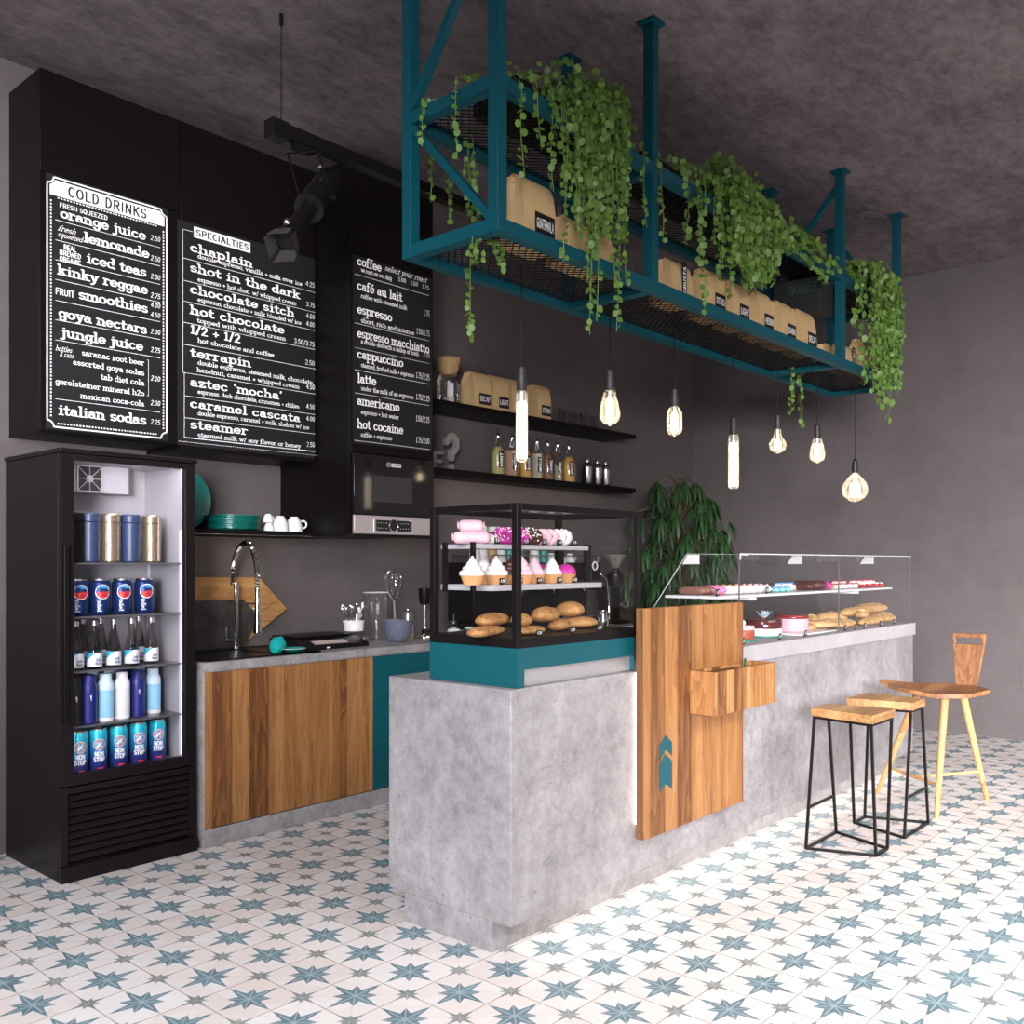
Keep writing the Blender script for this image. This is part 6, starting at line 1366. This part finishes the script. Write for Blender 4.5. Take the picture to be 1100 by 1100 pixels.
# ============================================================ HANGING RACK
RX0, RX1, RY0, RY1, w = 2.538, 6.735, 2.30, 2.818, .05
ZB, ZM = 2.615, 3.143      # bottoms of the lower and the upper frame
o = (RX0, RY0, ZB)
T = thing('hanging_rack', 'long teal steel rack hung from the concrete ceiling above the island', 'rack', o)
PXs = (RX0, 3.565, 5.70, RX1-w)
for x in PXs:
    for y in (RY0, RY1-w):
        MB(o).box(x, x+w, y, y+w, ZB, ZC-.012).build('post', TEAL_RACK, T, bevel=.0015)
        MB(o).box(x-.022, x+w+.022, y-.022, y+w+.022, ZC-.0115, ZC-.0005).build('ceiling_plate', TEAL_RACK, T)
for z in (ZB, ZM):
    for y in (RY0, RY1-w):
        for a, b in zip(PXs, PXs[1:]): MB(o).box(a+w, b, y, y+w, z, z+w).build('long_beam', TEAL_RACK, T)
    for x in PXs: MB(o).box(x, x+w, RY0+w, RY1-w, z, z+w).build('cross_beam', TEAL_RACK, T)
def brace(x, ya, za, yb_, zb_): MB(o).bar((x, ya, za), (x, yb_, zb_), .03, .03).build('brace', TEAL_RACK, T)
xm = RX0+.02
brace(xm, RY1-w, ZM+w+.02, RY0+w, ZC-.03); brace(xm, RY1-w, ZM-.01, RY0+w, ZB+w+.01)
brace(5.725, RY1-w, ZM+w+.02, RY0+w, ZC-.10)
brace(RX1-.03, RY1-w, ZC-.08, RY0+w, ZM+w+.03)
def mesh_sheet(z):
    q = MB(o); y0, y1 = RY0+.03, RY1-.03; x0, x1 = RX0+.03, RX1-.03; H_ = y1-y0; p = .040; k = .030/.040*1.0
    t = .0022
    for s in (-1, 1):
        n = int((x1-x0+H_/1.0)/p)+2
        for i in range(n):
            xa = x0-H_+i*p if s > 0 else x0+i*p
            # line running diagonally: x = xa + s*u*1.0 , y = y0+u
            u0, u1 = 0., H_
            xs0, xs1 = (xa, xa+H_) if s > 0 else (xa+0., xa-H_)
            def clipu(u): return u
            if s > 0: u0 = max(0., x0-xa); u1 = min(H_, x1-xa)
            else: u0 = max(0., xa-x1); u1 = min(H_, xa-x0)
            if u1-u0 < .01: continue
            A_ = (xa+s*u0, y0+u0, z); B_ = (xa+s*u1, y0+u1, z)
            q.bar(A_, B_, .0042, .0035)
    return q
mesh_sheet(ZB+.030).build('wire_mesh', BMET, T, smooth=False); mesh_sheet(ZM+.030).build('wire_mesh', BMET, T, smooth=False)
# bags on the rack
RZ = ZB+.0325
def rbag(px0, px1, top_px, top_py, tx_, label, vert=False, roll=True, y=2.375, short=None, rz=0., d=.13):
    xa_, xb_ = xat(px0, y), xat(px1, y); w_ = xb_-xa_
    h = (short or zat(top_px, top_py, y+.03)-RZ)
    T = thing('coffee_bag', label, 'coffee bag', ((xa_+xb_)/2, y, RZ), 'kraft coffee bags on the hanging rack', rz)
    if vert: bagmesh(T, w_, d, h, tx_, True, lab=(.042, h*.82), roll=roll, tz=h*.08, tx=.01)
    else: bagmesh(T, w_, d, h, tx_, lab=(w_*.62, h*.30), tz=h*.10+.022, tx=w_*.12, roll=roll)
rbag(563, 597, 575, 192, 'GUATEMALA', 'tall kraft bag with black label, alone at near end of the hanging rack')
rbag(611, 659, 640, 248, 'PERU', 'low kraft bag behind the trailing plant strands', vert=True, roll=False, short=.20)
rbag(722, 744, 735, 283, 'ROBUSTA', 'kraft bag with vertical label just right of the second post', vert=True, roll=False)
for i, (a, b, t_, tx_, lb) in enumerate(((762, 779.5, 290, 'COSTA RICA', 'first of the row of rolled kraft bags, touching the trailing vines'), (789, 805, 303, 'LIGHT', 'rolled kraft bag labelled LIGHT on the rack'), (816, 831, 313, 'MEDIUM', 'rolled kraft bag labelled MEDIUM on the rack'),
                                  (841, 855, 325, 'DARK', 'rolled kraft bag, third from right end of the close row'), (843.5, 857, 325, None, ''), (863, 877, 334, 'DECAF', 'rolled kraft bag, last of the close row left of the third post'))):
    if tx_: rbag(a, b, a+4, t_, tx_, lb)
rbag(893, 896.5, 895, 370, None, 'kraft bag mostly hidden behind the third post', roll=False, y=2.45)
rbag(908.5, 922.5, 915, 373, 'PERU', 'low kraft bag with vertical label right of the third post', vert=True, roll=False)
rbag(929, 941.5, 933, 366, 'DECAF', 'rolled kraft bag nearest the far end of the rack')
# planters and trailing plants
def leafdisc(q, c, nrm, up, r, el=1.15):
    n_ = V(nrm).normalized(); a = n_.cross(V(up)); a = a.normalized() if a.length > 1e-3 else n_.orthogonal().normalized(); b = a.cross(n_)
    K = 7; vs = [V(c)+n_*r*.12]
    for k in range(K):
        t = 2*pi*k/K; vs.append(V(c)+(a*cos(t)+b*sin(t)*el)*r)
    q.add(vs, [(0, 1+k, 1+(k+1) % K) for k in range(K)])
def strand(q, sq_, pts, r=.014, gap=.030):
    """one trailing stem with coin leaves in pairs"""
    P = [V(p) for p in pts]; sq_.tube(P, .0016, 4)
    acc = 0; side = 1
    for i in range(len(P)-1):
        d = P[i+1]-P[i]; L_ = d.length; t = 0
        while acc+(L_-t) >= gap:
            t += gap-acc; acc = 0; p = P[i]+d*(t/L_)
            a = R.uniform(0, 2*pi); side = -side
            off = V((cos(a), sin(a), R.uniform(-.5, .3)))*r*.9
            nr = V((R.uniform(-1, .3), R.uniform(-1.2, .1), R.uniform(-.4, .7)))
            leafdisc(q, p+off, nr, (0, 0, 1), r*R.uniform(.75, 1.2))
            if R.random() < .35: leafdisc(q, p-off*.9, V((R.uniform(-1, 1), -1, R.uniform(-.2, .9))), (0, 0, 1), r*R.uniform(.6, .95))
        acc += L_-t
def plant(label, x0, x1, strands, planter=True, mounds=0, mh=.1):
    zt_ = ZM+.0325; o = ((x0+x1)/2, 2.47, zt_)
    T = thing('trailing_plant', label, 'plant', o)
    if planter: MB(o).box(x0, x1, 2.37, 2.60, zt_, zt_+.10).build('planter', BPLA, T, bevel=.004)
    q = MB(o); s_ = MB(o)
    for st in strands: strand(q, s_, *st)
    for i in range(mounds):
        x = R.uniform(x0, x1); y = R.uniform(2.30, 2.58); z = zt_+.08+R.random()*mh*(1-abs((x-(x0+x1)/2)/((x1-x0)/2))**2*.6)
        leafdisc(q, (x, y, z), V((R.uniform(-1, .5), R.uniform(-1, .3), R.uniform(-.2, 1.))), (0, 0, 1), R.uniform(.011, .018))
    q.build('foliage', LEAF, T); s_.build('stems', STEM, T)
def drop(px, pyb, y=2.275, ztop=None, r=.0128, gap=.030, sway=.012, over=.1):
    """strand rising out of the planter, over the front beam and down to image row pyb"""
    x = xat(px, y); zb = zat(px, pyb, y); zt_ = ztop or (ZM+w+.015+R.random()*over)
    pts = [(x+R.uniform(-.05, .05), 2.42, ZM+.12), (x+R.uniform(-.02, .02), 2.36, zt_+.03), (x, y+.02, zt_)]
    n = max(2, int((zt_-zb)/.06)); ph = R.uniform(0, 6)
    for i in range(1, n+1):
        f = i/n; pts.append((x+sway*sin(ph+f*5)*f, y-.004*sin(ph+f*4), zt_+(zb-zt_)*f))
    return (pts, r, gap)
R.seed(11)
S1 = [drop(561, 190, over=.02), drop(579, 160), drop(594, 205), drop(597, 150, y=2.28), drop(605, 222), drop(608, 280), drop(612, 205)]
for i in range(46):
    px = 617+R.random()**.8*60; S1.append(drop(px, R.uniform(195, 262) if px < 672 else R.uniform(180, 235), y=R.uniform(2.24, 2.29), over=.20))
S1 += [drop(636, 360), drop(641, 345, y=2.262), drop(634, 300), drop(664, 357), drop(671, 305), drop(660, 300), drop(628, 258)]
plant('dense trailing plant with round leaves hanging at near end of the rack', 2.72, 3.50, S1, mounds=90, mh=.16)
S2 = [drop(693, 243, over=.03), drop(711, 260, over=.03)]
plant('two thin trailing strands hanging beside the second rack post', 3.60, 3.95, S2, mounds=14, mh=.03)
S3 = [drop(738, 265, r=.015), drop(750, 285, r=.015), drop(755, 340, r=.015), drop(757, 232), drop(768, 262), drop(772, 300)]
for i in range(62):
    px = 775+R.random()*60; f = (px-775)/60
    S3.append(drop(px, R.uniform(250, 300)+(12 if f > .4 else 0), y=R.uniform(2.22, 2.29), over=.22*(1-f*.4), r=.016))
for px, b in ((785, 322), (800, 312), (815, 305), (824, 295)): S3.append(drop(px, b, r=.016))
S3.append(([at(850, y_, Y=2.62) for y_ in (390, 408, 420, 432, 444)], .015, .026)); S3.append(([at(860, y_, Y=2.62) for y_ in (392, 410, 425, 440, 450, 459)], .016, .026))
plant('widest dense trailing plant on the middle of the hanging rack', 4.10, 5.05, S3, mounds=150, mh=.20)
# creeping sprays along the beam, right of the middle plant
S4 = []
for i in range(26):
    px = R.uniform(826, 897); f = (px-826)/71; y = R.uniform(2.24, 2.30); x = xat(px, y); z = zat(px, 240+f*38+R.uniform(-12, 24), y)
    S4.append(([(x-.12, 2.40, ZM+.10), (x-.06, y+.03, z+.03), (x, y, z), (x+.04, y-.01, z-.03), (x+.06, y-.01, z-.0-.06*R.random())], .017, .028))
plant('sparse creeping plant spreading along the upper beam before the third post', 5.10, 5.66, S4, mounds=20, mh=.04)
S5 = [drop(919, 350, r=.017), drop(927, 415, r=.017), drop(924, 330), drop(932, 345), drop(971, 370, r=.012), drop(973, 330, r=.012)]
for i in range(58):
    px = R.uniform(938, 967); S5.append(drop(px, R.uniform(340, 425), y=R.uniform(2.20, 2.29), over=.16, r=.017))
for px, b in ((946, 440), (951, 438), (954, 456), (957, 440), (943, 425)): S5.append(drop(px, b, r=.018))
plant('dense curtain of small leaves trailing from far end of the rack', 6.05, 6.66, S5, mounds=70, mh=.10)
# strands at the near end, over the left cross beam and through the lower mesh
def sidedrop(px, pt, pb, y, xx, inside=False):
    z0, z1 = at(px, pt, X=xx).z, at(px, pb, X=xx).z; yy = at(px, pt, X=xx).y
    pts = [(xx+.12, yy-.03, z0+.01), (xx+.05, yy-.012, z0+.012), (xx, yy, z0)] if not inside else [(xx, yy, z0)]
    n = max(2, int((z0-z1)/.05)); ph = R.uniform(0, 6)
    for i in range(1, n+1): pts.append((xx+.004*sin(ph+i), yy+.008*sin(ph+i*.9), z0+(z1-z0)*i/n))
    return (pts, .012, .028)
S6 = [sidedrop(454, 108, 157, 0, RX0-.016), sidedrop(490, 83, 172, 0, RX0-.016)]
for px, a, b in ((463, 165, 217), (482, 190, 242), (503, 120, 232), (508, 150, 240), (499, 175, 215), (512, 190, 235)): S6.append(sidedrop(px, a, b, 0, RX0+.30, True))
S6.append(([at(505, y_, X=2.75) for y_ in (262, 296, 315, 335, 352, 367)], .014, .026))
for px, a, b in ((508, 254, 268), (515, 252, 262), (527, 255, 262), (533, 256, 276), (539, 262, 292), (512, 258, 284), (505, 262, 276), (520, 268, 280)): S6.append(([at(px, a, Y=2.42), at(px-1, (a+b)/2, Y=2.42), at(px, b, Y=2.42)], .011, .020))
plant('thin trailing strands hanging over the short left end of the rack', 2.60, 2.70, S6, planter=False, mounds=10, mh=.02)
# dark crate with faded lettering under the upper frame
o = (5.50, 2.36, ZM-.24)
T = thing('dark_crate', 'near-black crate with faded lettering hanging under the upper frame by the third post', 'crate', o)
MB(o).box(5.50, 5.69, 2.355, 2.66, ZM-.22, ZM-.001).build('crate_body', mat('crate_dark', (.010, .012, .012), .6), T, bevel=.002)
pQ = at(850, 321, X=5.499); q = MB(o); text(q, 'QUEEP', onX(2.565, ZM-.085, 5.4985), width=.20, cap=.052, pen=(1.4, 1.2)); q.build('lettering', mat('faded_green', (.03, .045, .03), .7), T, smooth=False)
# ============================================================ PENDANT LAMPS
CORE = emis('filament_glow', (1., .80, .52), 15.); CORE2 = emis('tube_glow', (1., .88, .66), 4.)
def pendant(px, s0, s1, b1, kind, label, bw):
    y = 2.56; p1 = at(px, s1, Y=y); d = p1.x*UF+y*UX; k = d/FPX
    z0 = at(px, s0, Y=y).z; zb = at(px, b1, Y=y).z; zj = p1.z; r = bw/2*k
    o = (p1.x, y, zb); T = thing('pendant_lamp', label, 'lamp', o, 'bare bulb pendant lamps')
    H_ = zj-zb
    q = MB(); q.tube([(0, 0, z0-zb+.015), (0, 0, ZB+.028-zb)], .0035, 8); q.build('cord', BMET, T)
    sr = .022 if kind != 'tiny' else .020
    q = MB(); hs = z0-zj; q.lathe([(sr*.92, H_), (sr, H_+.004), (sr, H_+hs*.62), (sr*.86, H_+hs*.64), (sr*.86, H_+hs*.9), (sr*.5, H_+hs), (.004, H_+hs+.012)], n=24); q.build('socket', SOCK, T)
    if kind == 'tube': pr = [(0, .004), (r*.5, 0), (r*.9, .004), (r, .015), (r, H_-.02), (r*.92, H_-.003)]; core = [(r*.70, .014), (r*.78, .02), (r*.78, H_-.05), (r*.6, H_-.045)]
    elif kind == 'st': pr = [(0, 0), (.004, .006), (r*.55, .014), (r*.88, H_*.18), (r, H_*.34), (r*.86, H_*.6), (r*.62, H_*.88), (r*.6, H_-.002)]; core = [(r*.30, H_*.12), (r*.42, H_*.2), (r*.38, H_*.74), (r*.2, H_*.78)]
    elif kind == 't': pr = [(0, 0), (.004, .004), (r*.7, .012), (r*.97, H_*.22), (r, H_*.5), (r*.95, H_*.82), (r*.65, H_*.96), (r*.6, H_-.002)]; core = [(r*.25, H_*.12), (r*.42, H_*.2), (r*.38, H_*.76), (r*.2, H_*.8)]
    else:
        R0 = r; cz_ = R0*.98; pr = [(0, 0), (.004, .004)]+[(R0*sin(radians(a)), cz_-R0*.98*cos(radians(a))) for a in range(15, 130, 15)]+[(R0*.5, min(H_*.86, cz_*2)), (.019, H_-.002)]
        core = [(r*.36, cz_*.42), (r*.40, cz_*.5), (r*.36, cz_*1.45), (r*.2, cz_*1.5)]
    MB().lathe(pr, n=32, caps=False).build('bulb', GLASSB, T)
    MB().lathe(core, n=16).build('filament', CORE2 if kind == 'tube' else CORE, T)
    MB().lathe([(.006, core[-1][1]), (.006, H_)], n=10).build('stem_support', PORC, T)
for a in ((560.5, 393, 420, 496, 'tube', 'tube bulb pendant lamp, the leftmost and largest, before the wall shelves', 13), (655, 396, 420, 458, 'st', 'teardrop bulb pendant lamp hanging before the end of upper wall shelf', 22.5), (724.5, 417, 437, 469, 't', 'small rounded bulb pendant lamp above the corner plant', 17),
          (788, 447, 467, 525, 'tube', 'long slim tube bulb pendant lamp before the dark right wall', 11.5), (835.5, 445, 461, 487, 'g', 'small round globe bulb pendant lamp with short neck', 18), (878, 456, 471, 498, 'st', 'slim teardrop bulb pendant lamp, second from right end', 16.5), (918.5, 494, 508, 539, 'g', 'large round globe bulb pendant lamp, the lowest and rightmost', 27)): pendant(*a)
# ============================================================ TRACK AND SPOTLIGHT
ty, tz_ = 3.515, 3.34; o = (2.43, ty, tz_-.06)
T = thing('track_rail', 'black square lighting track suspended on a thin rod from the ceiling', 'track', o)
MB(o).box(2.40, 4.9, ty-.03, ty+.03, tz_-.055, tz_).build('rail', BMET, T, bevel=.002); MB(o).box(2.385, 2.47, ty-.034, ty+.034, tz_-.075, tz_+.004).build('end_feed', BMET, T, bevel=.002)
for x in (2.452, 4.4): MB(o).tube([(x, ty, tz_+.004), (x, ty, ZC-.05)], .0022, 6).build('rod', BMET, T); MB(o).cyl((x, ty, ZC-.05), .009, .0495, 12).build('ceiling_cap', BMET, T)
hp = at(325, 163, Y=ty); o = (hp.x, ty, tz_-.12)
T = thing('spotlight', 'black theatre spotlight with barn doors hanging from the track', 'spotlight', o)
MB(o).box(hp.x-.05, hp.x+.05, ty-.02, ty+.02, tz_-.085, tz_-.056).build('track_adapter', BMET, T); 
b0 = at(352, 196, Y=ty-.02); b1 = at(304, 262, Y=ty-.30); ax = (b1-b0).normalized()
ctr = b0.lerp(b1, .35)
def along(secs, m_, nm, n=28):
    q = MB(o); a = ax.orthogonal().normalized(); b = ax.cross(a)
    q.loft([[b0+ax*t+(a*cos(2*pi*k/n)+b*sin(2*pi*k/n))*r for k in range(n)] for r, t in secs]); return q.build(nm, m_, T)
L_ = (b1-b0).length
along([(.03, -.05), (.055, -.045), (.060, 0), (.060, L_*.42), (.066, L_*.42), (.066, L_*.46), (.050, L_*.46)], BMET, 'lamp_housing')
along([(.036, L_*.462), (.036, L_*.80), (.042, L_*.805), (.044, L_*.93), (.040, L_*.93)], BMET, 'lens_barrel')
side = ax.cross(V((0, 0, 1))).normalized(); upv = side.cross(ax)
for s in (-1, 1):
    q = MB(o); pv = b0+ax*L_*.28+side*s*.075; tpp = V((hp.x, ty, tz_-.085))+side*s*.06
    q.tube([tpp-side*s*.06+V((0, 0, -.003)), tpp+side*s*.01, pv], .006, 8); q.lathe([(.0, -.012), (.014, -.012), (.014, .012), (0, .012)], pv, 14, 'X'); q.build('yoke_arm', BMET, T)
q = MB(o); kb = b0+ax*L_*.30+side*-.10+upv*.0; q.ball(b0+ax*L_*.05+upv*.085, .016, 10, 7); q.build('chrome_knob', CHROME, T)
DOORM = mat('barn_door_grey', (.045, .040, .040), .45)
e = b0+ax*L_*.93
for s in (-1, 1):
    for dr_, od in ((side, upv), (upv, side)):
        hb = e+dr_*s*.046; ht = hb+ax*.085+dr_*s*.012
        q = MB(o); t_ = ax*.0012
        vs = [hb-od*.036, hb+od*.036, ht+od*.046, ht-od*.046]; q.add(vs+[v+t_ for v in vs], [(0, 1, 2, 3), (7, 6, 5, 4), (0, 4, 5, 1), (1, 5, 6, 2), (2, 6, 7, 3), (3, 7, 4, 0)]); q.build('barn_door', DOORM, T, smooth=False)
q = MB(o); kp = b0+ax*L_*.93+upv*.07-side*.02; q.ball(kp, .014, 10, 7); q.build('chrome_knob', CHROME, T)
# ============================================================ CORNER PLANT
pc = V((6.80, 4.12, 0)); T = thing('corner_plant', 'big dark green potted plant with long drooping leaves in the back corner', 'plant', pc)
MB(pc).lathe([(.17, 0), (.19, .01), (.23, .42), (.22, .43), (.20, .40), (.0, .38)], pc, 32).build('pot', BMET, T)
R.seed(5); q = MB(pc); s_ = MB(pc); s_.tube([pc+V((0, 0, .38)), pc+V((.02, .0, .9)), pc+V((-.02, 0, 1.5)), pc+V((0, 0, 1.9))], [.03, .025, .02, .012], 8)
def longleaf(q, p, d, L_, wd, droop):
    d = V(d).normalized(); sd = d.cross(V((0, 0, 1))); sd = sd.normalized() if sd.length > .05 else V((1, 0, 0))
    vs = []; c = V(p)
    for i in range(6):
        t = i/5; wv = wd*sin(pi*min(1, t*.92+.06))**.8 if i < 5 else .0005
        vs += [c-sd*wv+V((0, 0, .15*wv)), c+V((0, 0, -.1*wv)), c+sd*wv+V((0, 0, .15*wv))]
        d = (d+V((0, 0, -droop))).normalized(); c = c+d*L_/5
    fs = []
    for i in range(5): fs += [(3*i, 3*i+1, 3*i+4, 3*i+3), (3*i+1, 3*i+2, 3*i+5, 3*i+4)]
    q.add(vs, fs)
for i in range(250):
    u = R.random(); z = .72+1.36*u; a = R.uniform(0, 2*pi)
    rm = .50*(max(0, 1-((z-1.42)/.82)**2)**.5)*R.uniform(.45, 1.)
    p = V((pc.x+rm*cos(a), pc.y+rm*sin(a)*.9, z)); root = V((pc.x+R.uniform(-.03, .03), pc.y, z-.02-.12*R.random()))
    s_.tube([root, root.lerp(p, .5)+V((0, 0, .09)), p], .0035, 4)
    out_ = (p-root); out_.z = 0; out_ = out_.normalized() if out_.length > .01 else V((1, 0, 0))
    nl = R.randint(5, 8)
    for k in range(nl):
        b = -1.5+3.*k/(nl-1); dd = V((out_.x*cos(b)-out_.y*sin(b), out_.x*sin(b)+out_.y*cos(b), R.uniform(-.7, -.1)))
        longleaf(q, p, dd, R.uniform(.15, .24), R.uniform(.009, .015), R.uniform(.35, .6))
q.build('foliage', LEAF2, T); s_.build('stems', mat('brown_stem', (.10, .08, .035), .7), T)
# things seen in the gap right of the pastry case
# ============================================================ LIGHT
W = bpy.data.worlds.new('daylight'); SC.world = W; W.use_nodes = True
bg = W.node_tree.nodes['Background']; bg.inputs[0].default_value = (.93, .93, 1., 1); bg.inputs[1].default_value = .18
def area(name, loc, tgt, sx, sy, power, col=(1, 1, 1), spread=180):
    l = bpy.data.lights.new(name, 'AREA'); l.shape = 'RECTANGLE'; l.size = sx; l.size_y = sy; l.energy = power; l.color = col; l.spread = radians(spread)
    ob = bpy.data.objects.new(name, l); COL.objects.link(ob); ob.location = loc
    ob.rotation_euler = (V(tgt)-V(loc)).to_track_quat('-Z', 'Y').to_euler(); return ob
area('overhead_fill_left', (-1.3, 1.2, 3.7), (1.2, 2.6, 0.), 3.2, 2.6, 300, (.93, .94, 1.), 100)  # added softbox out of view, lights floor and counter from above
area('menu_fill', (-2.6, -1.4, 2.1), (2.1, 4.4, 2.6), 1.6, 2.0, 50, (.95, .96, 1.), 32)  # added narrow fill out of view, lifts the menu lettering
area('overhead_fill_seats', (4.8, -2.0, 3.7), (5.2, .3, 0.), 5.6, 2.2, 310, (1., .96, .94), 95)  # added overhead softbox out of view, over the seating side
area('low_wall_fill', (-1.2, -3.4, 1.9), (7.8, 1.0, -.2), 4., 1.2, 300, (.97, .96, 1.), 54)  # added low fill out of view, brightens the lower right wall
def point(name, loc, e, col, r=.03):
    l = bpy.data.lights.new(name, 'POINT'); l.energy = e; l.color = col; l.shadow_soft_size = r
    ob = bpy.data.objects.new(name, l); COL.objects.link(ob); ob.location = loc
# ============================================================ CAMERA
cam = bpy.data.cameras.new('camera'); cam.sensor_width = 36; cam.lens = 36*FPX/1100; cam.shift_y = (HY-550)/1100; cam.clip_start = .05
co_ = bpy.data.objects.new('camera', cam); COL.objects.link(co_); co_.location = (0, 0, CH)
co_.rotation_euler = (pi/2, 0, -math.atan2(UF, UX)); SC.camera = co_
vs_ = SC.view_settings; SC.display_settings.display_device = 'sRGB'; vs_.view_transform = 'Standard'; vs_.look = 'None'; vs_.gamma = 1; vs_.exposure = -.12; vs_.use_curve_mapping = False
